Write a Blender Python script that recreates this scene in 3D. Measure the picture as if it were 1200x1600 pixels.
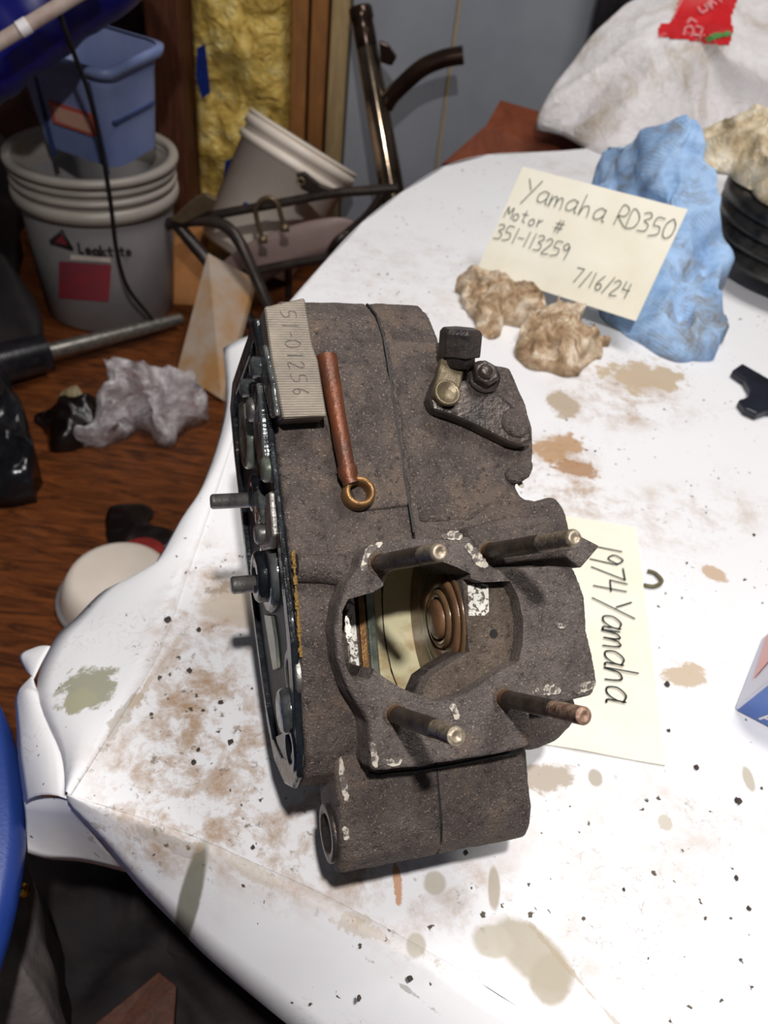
import bpy, bmesh, math, random
from mathutils import Vector, Matrix, noise
random.seed(7)
for o in list(bpy.data.objects): bpy.data.objects.remove(o)
scene = bpy.context.scene
COL = scene.collection
# ------------------------------------------------------------------ camera
F = 1300.0; TH = math.radians(42); RO = math.radians(7.5)
CAM = Vector((0, 0, .90)); TZ = .40           # camera height, table-top height (floor at 0)
FW = Vector((0, math.cos(TH), -math.sin(TH)))
_r0 = Vector((1, 0, 0)); _u0 = Vector((0, math.sin(TH), math.cos(TH)))
RT = math.cos(RO)*_r0 + math.sin(RO)*_u0
UP = -math.sin(RO)*_r0 + math.cos(RO)*_u0
cd = bpy.data.cameras.new('camera'); cam = bpy.data.objects.new('camera', cd); COL.objects.link(cam)
cd.sensor_fit = 'VERTICAL'; cd.sensor_height = 36; cd.lens = 36*F/1600
cd.clip_start = .02; cd.clip_end = 50
cam.matrix_world = Matrix(((RT.x, UP.x, -FW.x, CAM.x), (RT.y, UP.y, -FW.y, CAM.y), (RT.z, UP.z, -FW.z, CAM.z), (0, 0, 0, 1)))
cd.dof.use_dof = True; cd.dof.focus_distance = .44; cd.dof.aperture_fstop = 11
scene.camera = cam
# ------------------------------------------------------------------ world, lights, exposure
w = bpy.data.worlds.new('world'); scene.world = w; w.use_nodes = True
w.node_tree.nodes['Background'].inputs[0].default_value = (.85, .88, 1, 1)
w.node_tree.nodes['Background'].inputs[1].default_value = .07
ENG = CAM + (RT*80/F - UP*185/F + FW)*.42     # centre of the cylinder opening
def lamp(name, kind, loc, energy, color, target, **kw):
    d = bpy.data.lights.new(name, kind); d.energy = energy; d.color = color
    for k, v in kw.items(): setattr(d, k, v)
    o = bpy.data.objects.new(name, d); COL.objects.link(o); o.location = loc
    o.rotation_euler = (Vector(target)-Vector(loc)).to_track_quat('-Z', 'Y').to_euler(); return o
_dir = (CAM + UP*.125 + RT*.055 - ENG).normalized()
lamp('flash_lamp', 'SPOT', ENG + _dir*.98, 45, (1, .97, .95), ENG + Vector((.1, .25, 0)), spot_size=math.radians(92), spot_blend=.6, shadow_soft_size=.022)
lamp('overhead_fill', 'AREA', (.55, .95, 2.5), 30, (1, .97, .93), (.4, .8, 0), shape='RECTANGLE', size=1.2, size_y=.5)  # unseen fill light, added overhead to lift the far end of the table
scene.view_settings.view_transform = 'Standard'; scene.view_settings.look = 'None'
scene.view_settings.gamma = 1; scene.view_settings.use_curve_mapping = False
scene.view_settings.exposure = 0.0

# ------------------------------------------------------------------ helpers: where things stand
def ray(x, y): return RT*(x-600)/F - UP*(y-800)/F + FW
def PZ(x, y, z=TZ):
    d = ray(x, y); return CAM + d*((z-CAM.z)/d.z)
def PY(x, y, Y):
    d = ray(x, y); return CAM + d*(Y/d.y)
def cv(x, y, z): return RT*x - UP*y + FW*z
EN_N = -cv(-430, 155, 1300).normalized()                # cylinder-stud axis
_a = cv(4166, -241, 1300); _a -= EN_N*_a.dot(EN_N); EN_A = _a.normalized()   # crank axis
EN_L = EN_N.cross(EN_A)                                  # along the case, towards the gearbox
def EW(a, l, n): return ENG + (EN_A*a + EN_L*l + EN_N*n)*.001
def AL(x, y, n):                                         # (a,l) mm on level n
    d = ray(x, y); t = (ENG + EN_N*(n*.001) - CAM).dot(EN_N)/d.dot(EN_N); p = CAM + d*t - ENG
    return p.dot(EN_A)*1000, p.dot(EN_L)*1000
def ALT(x, y, c=-19., k=-.175):                          # (a,l,n) on the sloping gearbox top  n = c+k*l
    nn = (EN_N - EN_L*k); d = ray(x, y); t = (ENG + EN_N*(c*.001) - CAM).dot(nn)/d.dot(nn); p = CAM + d*t - ENG
    return p.dot(EN_A)*1000, p.dot(EN_L)*1000, p.dot(EN_N)*1000
def LN(x, y, a):                                         # (l,n) mm on the plane a
    d = ray(x, y); t = (ENG + EN_A*(a*.001) - CAM).dot(EN_A)/d.dot(EN_A); p = CAM + d*t - ENG
    return p.dot(EN_L)*1000, p.dot(EN_N)*1000

# ------------------------------------------------------------------ helpers: materials
def S(r, g, b):
    f = lambda c: (c/255/12.92) if c/255 <= .04045 else ((c/255+.055)/1.055)**2.4
    return (f(r), f(g), f(b), 1)
class NT:
    def __init__(s, name):
        s.m = bpy.data.materials.new(name); s.m.use_nodes = True; s.t = s.m.node_tree
        s.b = s.t.nodes['Principled BSDF']
    def n(s, typ, **kw):
        nd = s.t.nodes.new(typ)
        for k, v in kw.items(): setattr(nd, k, v)
        return nd
    def l(s, a, b): s.t.links.new(a, b)
    def coord(s, world=False):
        if world: return s.n('ShaderNodeNewGeometry').outputs['Position']
        return s.n('ShaderNodeTexCoord').outputs['Object']
    def noise(s, vec, scale, detail=6, rough=.6, dist=0):
        nd = s.n('ShaderNodeTexNoise'); nd.inputs['Scale'].default_value = scale; nd.inputs['Detail'].default_value = detail
        nd.inputs['Roughness'].default_value = rough; nd.inputs['Distortion'].default_value = dist
        s.l(vec, nd.inputs['Vector']); return nd.outputs['Fac']
    def ramp(s, fac, stops):
        r = s.n('ShaderNodeValToRGB'); e = r.color_ramp.elements
        while len(e) > 1: e.remove(e[0])
        e[0].position = stops[0][0]; e[0].color = stops[0][1]
        for p, c in stops[1:]:
            q = e.new(p); q.color = c
        s.l(fac, r.inputs[0]); return r.outputs[0]
    def mix(s, fac, a, b, mode='MIX'):
        m = s.n('ShaderNodeMix', data_type='RGBA', blend_type=mode)
        for sock, v in ((m.inputs[0], fac), (m.inputs[6], a), (m.inputs[7], b)):
            if hasattr(v, 'is_linked') or hasattr(v, 'links'): s.l(v, sock)
            else: sock.default_value = v
        return m.outputs[2]
    def math(s, op, a, b=0., clamp=False):
        m = s.n('ShaderNodeMath', operation=op, use_clamp=clamp)
        for sock, v in ((m.inputs[0], a), (m.inputs[1], b)):
            if hasattr(v, 'links'): s.l(v, sock)
            else: sock.default_value = v
        return m.outputs[0]
    def bump(s, h, strength=.3, dist=.002):
        b = s.n('ShaderNodeBump'); b.inputs['Strength'].default_value = strength; b.inputs['Distance'].default_value = dist
        s.l(h, b.inputs['Height']); s.l(b.outputs[0], s.b.inputs['Normal'])
    def set(s, color=None, rough=None, metal=None, spec=None, **kw):
        for k, v in (('Base Color', color), ('Roughness', rough), ('Metallic', metal), ('Specular IOR Level', spec)):
            if v is None: continue
            if hasattr(v, 'links'): s.l(v, s.b.inputs[k])
            else: s.b.inputs[k].default_value = v
        return s.m
BW = ((0, 0, 0, 1), (1, 1, 1, 1))
def simple(name, c1, c2=None, scale=30, rough=.6, metal=0, bump=0, bscale=None, lo=.35, hi=.65, spec=.5):
    k = NT(name); v = k.coord()
    if c2 is None: c2 = tuple(x*.8 for x in c1[:3]) + (1,)
    f = k.noise(v, scale)
    col = k.ramp(f, [(lo, c1), (hi, c2)])
    if bump: k.bump(k.noise(v, bscale or scale*4, 4), bump, .002)
    return k.set(col, rough, metal, spec)
def cast_metal(name, d, m, h, rust, oil=.0):
    k = NT(name); v = k.coord()
    f1 = k.noise(v, 42, 8, .7); f2 = k.noise(v, 850, 3, .7); f3 = k.noise(v, 22, 6, .7); f4 = k.noise(v, 260, 4, .75)
    c = k.ramp(f1, [(.30, d), (.62, m)])
    c = k.mix(k.ramp(f3, [(.54, BW[0]), (.68, (.75, .75, .75, 1))]), c, rust)
    c = k.mix(k.ramp(f4, [(.30, (.9, .9, .9, 1)), (.47, BW[0])]), c, tuple(x*.4 for x in d[:3])+(1,))
    c = k.mix(k.ramp(f2, [(.58, BW[0]), (.72, (.9, .9, .9, 1))]), c, h)
    k.bump(k.math('ADD', f4, k.math('MULTIPLY', f2, .8)), 1.0, .0018)
    return k.set(c, k.ramp(f1, [(.3, (.5,)*3+(1,)), (.7, (.8,)*3+(1,))]), .15, .45)
M = {}
M['cast'] = cast_metal('cast_aluminium_grimy', S(60, 52, 51), S(98, 87, 81), S(176, 156, 134), S(116, 97, 82))
M['cast_deck'] = cast_metal('cast_aluminium_deck', S(74, 66, 64), S(112, 102, 97), S(184, 168, 150), S(118, 96, 80))
M['dish'] = cast_metal('cast_aluminium_recess', S(66, 57, 50), S(112, 98, 86), S(170, 152, 132), S(106, 82, 64))
M['oil'] = simple('oily_black_metal', S(12, 14, 17), S(34, 38, 42), 60, .2, .1, .5, 90)
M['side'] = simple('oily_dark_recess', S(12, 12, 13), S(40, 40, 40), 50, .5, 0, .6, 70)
M['oil_grey'] = simple('oily_grey_metal', S(58, 64, 66), S(126, 128, 126), 90, .15, .6, .6, 70)
M['oil_green'] = simple('oily_pale_metal', S(88, 96, 86), S(150, 152, 138), 60, .25, .55, .2, 90)
M['gold_gasket'] = simple('gasket_remains', S(150, 112, 38), S(50, 40, 26), 300, .4, .3, .8, 500)
M['steel'] = simple('worn_steel', S(118, 116, 112), S(165, 160, 152), 120, .35, .8, .2, 300)
M['thread'] = simple('zinc_thread', S(176, 166, 148), S(130, 112, 92), 300, .4, .55, .3, 500)
M['thread_rust'] = simple('rusty_thread', S(124, 86, 74), S(168, 146, 124), 260, .5, .4, .4, 500)
M['shank'] = simple('oiled_stud_shank', S(46, 41, 38), S(84, 72, 62), 90, .38, .5, .3, 300)
M['copper'] = simple('rusty_copper_pipe', S(112, 62, 38), S(84, 52, 38), 60, .42, .35, .3, 300)
M['brass'] = simple('tarnished_brass', S(150, 112, 66), S(96, 68, 42), 80, .38, .5, .3, 300)
M['cream'] = simple('oil_stained_chamber_wall', S(204, 196, 160), S(150, 116, 68), 34, .3, .05, .12, 120, .5, .7)
M['amber'] = simple('brown_oil_film', S(116, 90, 64), S(78, 56, 38), 40, .22, .1, .1, 100)
M['seal'] = simple('rusty_bearing_face', S(128, 94, 66), S(88, 64, 48), 50, .35, .1, .2, 150)
M['olive'] = simple('olive_plated_steel', S(120, 108, 84), S(86, 74, 58), 70, .4, .5, .25, 300)
M['dark_steel'] = simple('dark_oily_steel', S(54, 49, 48), S(86, 76, 70), 60, .33, .5, .4, 260)
M['paint_mark'] = simple('bare_metal_scrape', S(92, 83, 78), S(196, 187, 172), 210, .6, .1, .4, 700, .46, .54)
M['white_speck'] = simple('white_flaking_face', S(226, 222, 212), S(96, 88, 80), 330, .6, .1, .4, 500, .52, .58)
M['black_line'] = simple('black_grime', S(14, 12, 12), S(26, 22, 20), 80, .6)
def ribbed():
    k = NT('file_marked_number_pad'); v = k.n('ShaderNodeUVMap').outputs[0]
    wv = k.n('ShaderNodeTexWave', bands_direction='Y'); wv.inputs['Scale'].default_value = 22.; wv.inputs['Distortion'].default_value = .8; wv.inputs['Detail'].default_value = 2; wv.inputs['Detail Scale'].default_value = 2
    k.l(v, wv.inputs['Vector']); g = k.coord()
    f = k.noise(g, 55, 5)
    c = k.ramp(f, [(.35, S(98, 90, 83)), (.65, S(134, 123, 110))])
    c = k.mix(k.math('MULTIPLY', wv.outputs['Fac'], .5), c, S(166, 156, 140))
    k.bump(wv.outputs['Fac'], .6, .0006)
    return k.set(c, .42, .35)
M['pad'] = ribbed()
# --- the paper on the table, with its oil stains, dirt and some painted shadow
def paper():
    k = NT('stained_white_paper'); v = k.coord(True)
    base = k.mix(k.noise(v, 7, 4), S(238, 238, 242), S(230, 228, 228))
    n1 = k.noise(v, 30, 9, .72, .25); n2 = k.noise(v, 90, 5, .7); n3 = k.noise(v, 9, 3)
    sx = k.n('ShaderNodeSeparateXYZ'); k.l(v, sx.inputs[0])
    # dirt is thick near where the engine has been pushed around
    def blob(cx, cy, rx, ry, rot, soft0, soft1, wob, ns):
        mp = k.n('ShaderNodeMapping', vector_type='TEXTURE')
        mp.inputs['Location'].default_value = (cx, cy, 0); mp.inputs['Rotation'].default_value = (0, 0, rot); mp.inputs['Scale'].default_value = (rx, ry, 1e6)
        k.l(v, mp.inputs['Vector'])
        ln = k.n('ShaderNodeVectorMath', operation='LENGTH'); k.l(mp.outputs[0], ln.inputs[0])
        d = k.math('ADD', ln.outputs['Value'], k.math('MULTIPLY', k.math('SUBTRACT', ns, .5), wob))
        mr = k.n('ShaderNodeMapRange', interpolation_type='SMOOTHSTEP'); k.l(d, mr.inputs[0])
        mr.inputs[1].default_value = soft0; mr.inputs[2].default_value = soft1; mr.inputs[3].default_value = 1; mr.inputs[4].default_value = 0
        return mr.outputs[0]
    def P(x, y): p = PZ(x, y); return p.x, p.y
    col = base
    # broad brown smears
    for (x, y, rx, ry, rot, amt) in [(330, 1000, .05, .12, .1, .9), (420, 1240, .14, .06, -.2, .7), (880, 745, .055, .075, .2, .85), (960, 620, .09, .08, .4, .7),
                                     (1060, 800, .12, .05, .3, .45), (640, 1380, .15, .05, -.3, .55), (300, 1180, .07, .10, .2, .8), (880, 260, .1, .05, 0, .3), (1000, 1300, .14, .08, 0, .3), (650, 430, .2, .15, 0, .25)]:
        cx, cy = P(x, y)
        z = blob(cx, cy, rx, ry, rot, .5, 1.1, .8, n3)
        m = k.math('MULTIPLY', k.math('MULTIPLY', k.ramp(n1, [(.46, BW[0]), (.66, (1, 1, 1, 1))]), z), amt)
        col = k.mix(m, col, S(172, 140, 108))
        m2 = k.math('MULTIPLY', k.math('MULTIPLY', k.ramp(n2, [(.60, BW[0]), (.70, (1, 1, 1, 1))]), z), amt)
        col = k.mix(m2, col, S(120, 106, 92))
    # dark grit specks everywhere
    vo = k.n('ShaderNodeTexVoronoi', feature='F1'); vo.inputs['Scale'].default_value = 85
    nv = k.n('ShaderNodeTexNoise'); nv.inputs['Scale'].default_value = 240; nv.inputs['Detail'].default_value = 3; k.l(v, nv.inputs['Vector'])
    va = k.n('ShaderNodeVectorMath', operation='MULTIPLY_ADD'); k.l(nv.outputs['Color'], va.inputs[0]); va.inputs[1].default_value = (.007, .007, .007); k.l(v, va.inputs[2]); k.l(va.outputs[0], vo.inputs['Vector'])
    sp = k.ramp(k.math('ADD', vo.outputs['Distance'], k.math('MULTIPLY', k.noise(v, 16, 4), .55)), [(.335, (1, 1, 1, 1)), (.37, BW[0])])
    col = k.mix(sp, col, S(84, 76, 66))
    wv = k.noise(v, 38, 2, .5, 3.5)     # thin hair-like scratches
    ln_ = k.math('ABSOLUTE', k.math('SUBTRACT', wv, .5))
    sc = k.math('MULTIPLY', k.ramp(ln_, [(.003, (1, 1, 1, 1)), (.009, BW[0])]), k.ramp(k.noise(v, 12, 3), [(.55, BW[0]), (.66, (.7, .7, .7, 1))]))
    col = k.mix(sc, col, S(150, 130, 108))
    # individual stains and brownish patches; some paint the engine's shadow on the paper
    spots = [(835, 1492, .028, .015, -.6, S(176, 166, 148), .5), (860, 1530, .012, .014, 0, S(176, 166, 148), .4), (770, 1470, .012, .010, 0, S(190, 182, 166), .5),
             (772, 1385, .004, .014, 0, S(178, 166, 150), .4), (288, 1372, .0075, .026, -.28, S(120, 118, 102), .25), (130, 1065, .020, .020, .3, S(150, 148, 124), .9),
             (120, 1085, .010, .012, .3, S(168, 166, 140), .9), (650, 1475, .006, .007, 0, S(190, 182, 168), .5), (680, 1380, .007, .008, 0, S(190, 182, 168), .5), (620, 1372, .0022, .010, .2, S(196, 146, 108), 1.2),
             (1040, 1285, .005, .006, 0, S(200, 192, 178), .4), (930, 1215, .005, .007, 0, S(176, 166, 150), .5), (1170, 1217, .004, .010, 0, S(188, 178, 160), .5),
             (850, 1215, .022, .012, .3, S(176, 162, 146), .8), (380, 920, .030, .014, .2, S(150, 132, 112), .9), (372, 950, .030, .02, .1, S(196, 182, 166), .6), (880, 632, .020, .026, .2, S(176, 158, 134), .6),  # patch at the engine's lower right: stain with its soft shadow painted in
             (1010, 590, .05, .035, .3, S(190, 168, 138), .9), (870, 700, .028, .022, .6, S(178, 140, 100), .9), (900, 730, .02, .016, .2, S(166, 124, 84), .9), (1115, 895, .014, .010, .2, S(196, 168, 140), .8), (1065, 1055, .018, .012, .2, S(196, 176, 150), .8),
             (940, 350, .05, .03, 0, S(200, 186, 166), 1), (260, 1308, .035, .0035, -.27, S(140, 122, 100), 2.2), (420, 1372, .04, .003, -.31, S(186, 166, 138), 2.4), (560, 1440, .03, .004, -.36, S(192, 172, 144), 2.4), (630, 1525, .024, .0012, -.5, S(120, 106, 92), 1.9), (930, 1560, .04, .0016, -.8, S(170, 150, 122), 1.8), (180, 1140, .0035, .035, -.2, S(150, 134, 110), 2.4), (250, 1040, .003, .035, -.25, S(180, 154, 120), 2.4), (690, 1290, .06, .008, .2, S(128, 108, 92), .6)]  # last strip paints the shadow along the front mount's lower edge
    for (x, y, rx, ry, rot, c, wob) in spots:
        cx, cy = P(x, y)
        col = k.mix(k.math('MULTIPLY', blob(cx, cy, rx, ry, rot, .75, 1.1, wob*(4.2 if wob >= .6 else 2.2), n1), .5 if wob >= 1.8 else .9), col, c)
    k.bump(k.noise(v, 18, 3), .12, .004)
    return k.set(col, .55, 0, .35)
M['paper'] = paper()
M['sheet'] = simple('yellowed_sheet', S(243, 238, 221), S(236, 228, 205), 14, .6, lo=.4, hi=.75)
M['ink'] = simple('dark_ink', S(30, 44, 46), S(44, 58, 60), 50, .5)
M['cloth'] = None
def cloth():
    k = NT('blue_shop_towel'); v = k.coord()
    c = k.ramp(k.noise(v, 22, 6, .65), [(.36, S(128, 160, 200)), (.58, S(166, 196, 232))])
    c = k.mix(k.ramp(k.noise(v, 17, 5, .7, .6), [(.50, BW[0]), (.66, (.85, .85, .85, 1))]), c, S(126, 122, 114))
    wv = k.n('ShaderNodeTexWave', wave_type='BANDS', bands_direction='DIAGONAL'); wv.inputs['Scale'].default_value = 90; wv.inputs['Distortion'].default_value = 3; k.l(v, wv.inputs[0])
    k.bump(k.math('ADD', wv.outputs['Fac'], k.noise(v, 300, 3)), .3, .001)
    return k.set(c, .95, 0, .1)
M['cloth'] = cloth()
def rag(name, a, b, c3, sc=26):
    k = NT(name); v = k.coord()
    c = k.ramp(k.noise(v, sc, 7, .7, .8), [(.30, c3), (.46, b), (.62, a)])
    k.bump(k.noise(v, 60, 5, .6, 1.5), .7, .006)
    return k.set(c, .6, 0, .35)
M['rag'] = rag('oily_brown_rag', S(226, 210, 188), S(174, 146, 114), S(108, 80, 54), 30)
M['rag2'] = rag('dirty_crumpled_paper', S(232, 222, 202), S(196, 178, 146), S(146, 120, 84), 16)
M['bag'] = rag('white_plastic_bag', S(242, 238, 238), S(230, 225, 225), S(186, 170, 150), 7)
M['red'] = simple('red_print', S(214, 20, 28), S(200, 16, 24), 40, .4)
M['green'] = simple('green_print', S(84, 150, 70), S(74, 136, 62), 40, .4)
M['white_print'] = simple('white_print', S(232, 226, 226), S(220, 214, 214), 40, .5)
M['pink_print'] = simple('pale_lettering', S(236, 150, 150), S(226, 130, 134), 40, .5)
M['black_rubber'] = simple('black_gloss', S(22, 21, 24), S(44, 42, 46), 30, .25, .2, .15, 90)
M['drum_groove'] = simple('worn_black_drum', S(34, 32, 32), S(78, 74, 68), 40, .35, .4, .15, 90)
M['tan_metal'] = simple('tan_rim', S(120, 108, 92), S(90, 80, 70), 40, .5, .3)
M['gasket'] = simple('navy_gasket', S(26, 30, 44), S(16, 18, 28), 50, .35)
M['box_blue'] = simple('printed_blue_card', S(92, 128, 196), S(70, 100, 170), 9, .3)
M['box_white'] = simple('printed_white_card', S(214, 214, 232), S(200, 204, 224), 9, .3)
M['box_red'] = simple('printed_pink_card', S(226, 150, 142), S(216, 130, 120), 9, .3)
# background
def wood(name, a, b, sc=(2, 14, 2), rough=.6, spec=.3):
    k = NT(name); v = k.coord()
    mp = k.n('ShaderNodeMapping'); mp.inputs['Scale'].default_value = sc; k.l(v, mp.inputs[0])
    c = k.ramp(k.noise(mp.outputs[0], 4, 8, .65, 1.2), [(.32, a), (.66, b)])
    k.bump(k.noise(mp.outputs[0], 10, 5), .25, .004)
    return k.set(c, rough, 0, spec)
M['floor'] = wood('worn_wood_floor', S(46, 24, 14), S(120, 66, 32), (3, 16, 3), .35)
M['post'] = wood('dark_wood_post', S(64, 34, 22), S(96, 54, 34), (14, 14, 2))
M['trim'] = wood('orange_wood_trim', S(124, 82, 44), S(158, 106, 58), (14, 14, 2))
M['board'] = wood('pale_board', S(150, 128, 92), S(176, 152, 110), (14, 14, 2))
M['dark_wall'] = wood('dark_wall_boards', S(26, 14, 10), S(56, 28, 18), (6, 6, 2))
M['cardboard'] = wood('brown_cardboard', S(146, 98, 56), S(164, 112, 66), (3, 3, 3), .8)
M['redboard'] = wood('red_brown_board', S(104, 50, 28), S(132, 68, 40), (5, 5, 5), .7)
M['panel'] = simple('grey_wall_panel', S(134, 138, 148), S(146, 150, 158), 5, .55)
def insulation():
    k = NT('yellow_spray_foam'); v = k.coord()
    f = k.noise(v, 16, 6, .6, 1.5)
    c = k.ramp(f, [(.3, S(176, 138, 56)), (.5, S(220, 186, 92)), (.7, S(236, 218, 150))])
    k.bump(k.noise(v, 26, 5, .55, 1.0), 1.0, .02)
    return k.set(c, .6)
M['foam'] = insulation()
M['blue_tape'] = simple('blue_film', S(16, 44, 120), S(12, 32, 96), 30, .4)
M['tarp'] = simple('deep_blue_tarp', S(6, 10, 112), S(4, 6, 70), 5, .4, bump=.3, bscale=14)
M['stick'] = simple('pale_stick', S(176, 160, 150), S(150, 126, 116), 20, .6)
M['bucket'] = simple('white_bucket_plastic', S(146, 142, 142), S(130, 126, 126), 7, .4)
M['bucket_rim'] = simple('white_bucket_rim', S(168, 160, 150), S(150, 142, 134), 7, .4)
M['bucket2'] = simple('cream_bucket_plastic', S(240, 228, 214), S(224, 210, 196), 7, .45)
M['label_red'] = simple('faded_red_label', S(144, 44, 52), S(118, 52, 62), 26, .6)
M['label_dark'] = simple('dark_print', S(30, 24, 30), S(44, 32, 36), 26, .6)
M['label_white'] = simple('cream_label', S(206, 196, 184), S(196, 184, 170), 26, .6)
M['tote'] = simple('blue_grey_plastic', S(126, 138, 178), S(108, 122, 166), 8, .45)
M['tote_line'] = simple('blue_grey_rib', S(52, 64, 104), S(46, 56, 94), 8, .5)
M['orange'] = simple('orange_label_edge', S(190, 88, 70), S(176, 80, 64), 26, .6)
M['peach'] = simple('peach_label', S(206, 160, 140), S(196, 146, 126), 30, .6)
M['cable'] = simple('black_cable', S(12, 10, 10), S(20, 18, 18), 30, .5)
M['frame'] = simple('dark_frame_tube', S(44, 38, 36), S(72, 62, 56), 30, .38, .4, .2, 60)
M['clamp'] = simple('bronze_clamp', S(120, 102, 78), S(96, 80, 62), 30, .4, .5)
M['chrome'] = simple('dark_chrome', S(150, 132, 112), S(64, 50, 40), 9, .14, .95, .1, 30, .4, .7)
M['chrome_dark'] = simple('dark_brown_metal', S(70, 52, 42), S(40, 30, 26), 14, .22, .7)
M['bin_black'] = simple('black_bin_bag', S(14, 14, 16), S(30, 30, 34), 20, .18, 0, .8, 26)
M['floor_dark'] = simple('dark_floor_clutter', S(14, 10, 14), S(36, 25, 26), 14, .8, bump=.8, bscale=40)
M['oil_pool'] = simple('black_oil_patch', S(16, 9, 7), S(24, 14, 10), 20, .3)
def clear_plastic():
    k = NT('cloudy_clear_plastic'); v = k.coord()
    f = k.noise(v, 18, 6, .65, 1.0)
    k.l(k.ramp(f, [(.35, (.14, .14, .14, 1)), (.62, (.75, .75, .75, 1))]), k.b.inputs['Alpha'])
    k.bump(k.noise(v, 34, 5, .6, 1.2), .9, .01)
    return k.set(k.ramp(f, [(.35, S(190, 182, 186)), (.65, S(232, 226, 228))]), .2)
M['clear'] = clear_plastic()
M['tub'] = simple('blue_plastic', S(38, 66, 138), S(30, 54, 124), 5, .35, bump=.1, bscale=300)
M['trousers'] = simple('drab_fabric', S(120, 112, 108), S(92, 85, 84), 30, .9, bump=.4, bscale=200)
M['brass_stud'] = simple('brass_rivet', S(222, 178, 70), S(190, 140, 40), 60, .25, .9)
M['table_wood'] = wood('table_board', S(104, 72, 46), S(136, 98, 64))
M['chip'] = simple('dirt_chip', S(52, 44, 40), S(80, 68, 58), 200, .8, bump=.5, bscale=600)
M['twine'] = simple('olive_rubber', S(112, 104, 72), S(90, 84, 60), 90, .6)
M['foam_white'] = simple('white_stained_board', S(176, 160, 146), S(170, 126, 76), 8, .7, lo=.42, hi=.62)

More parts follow.
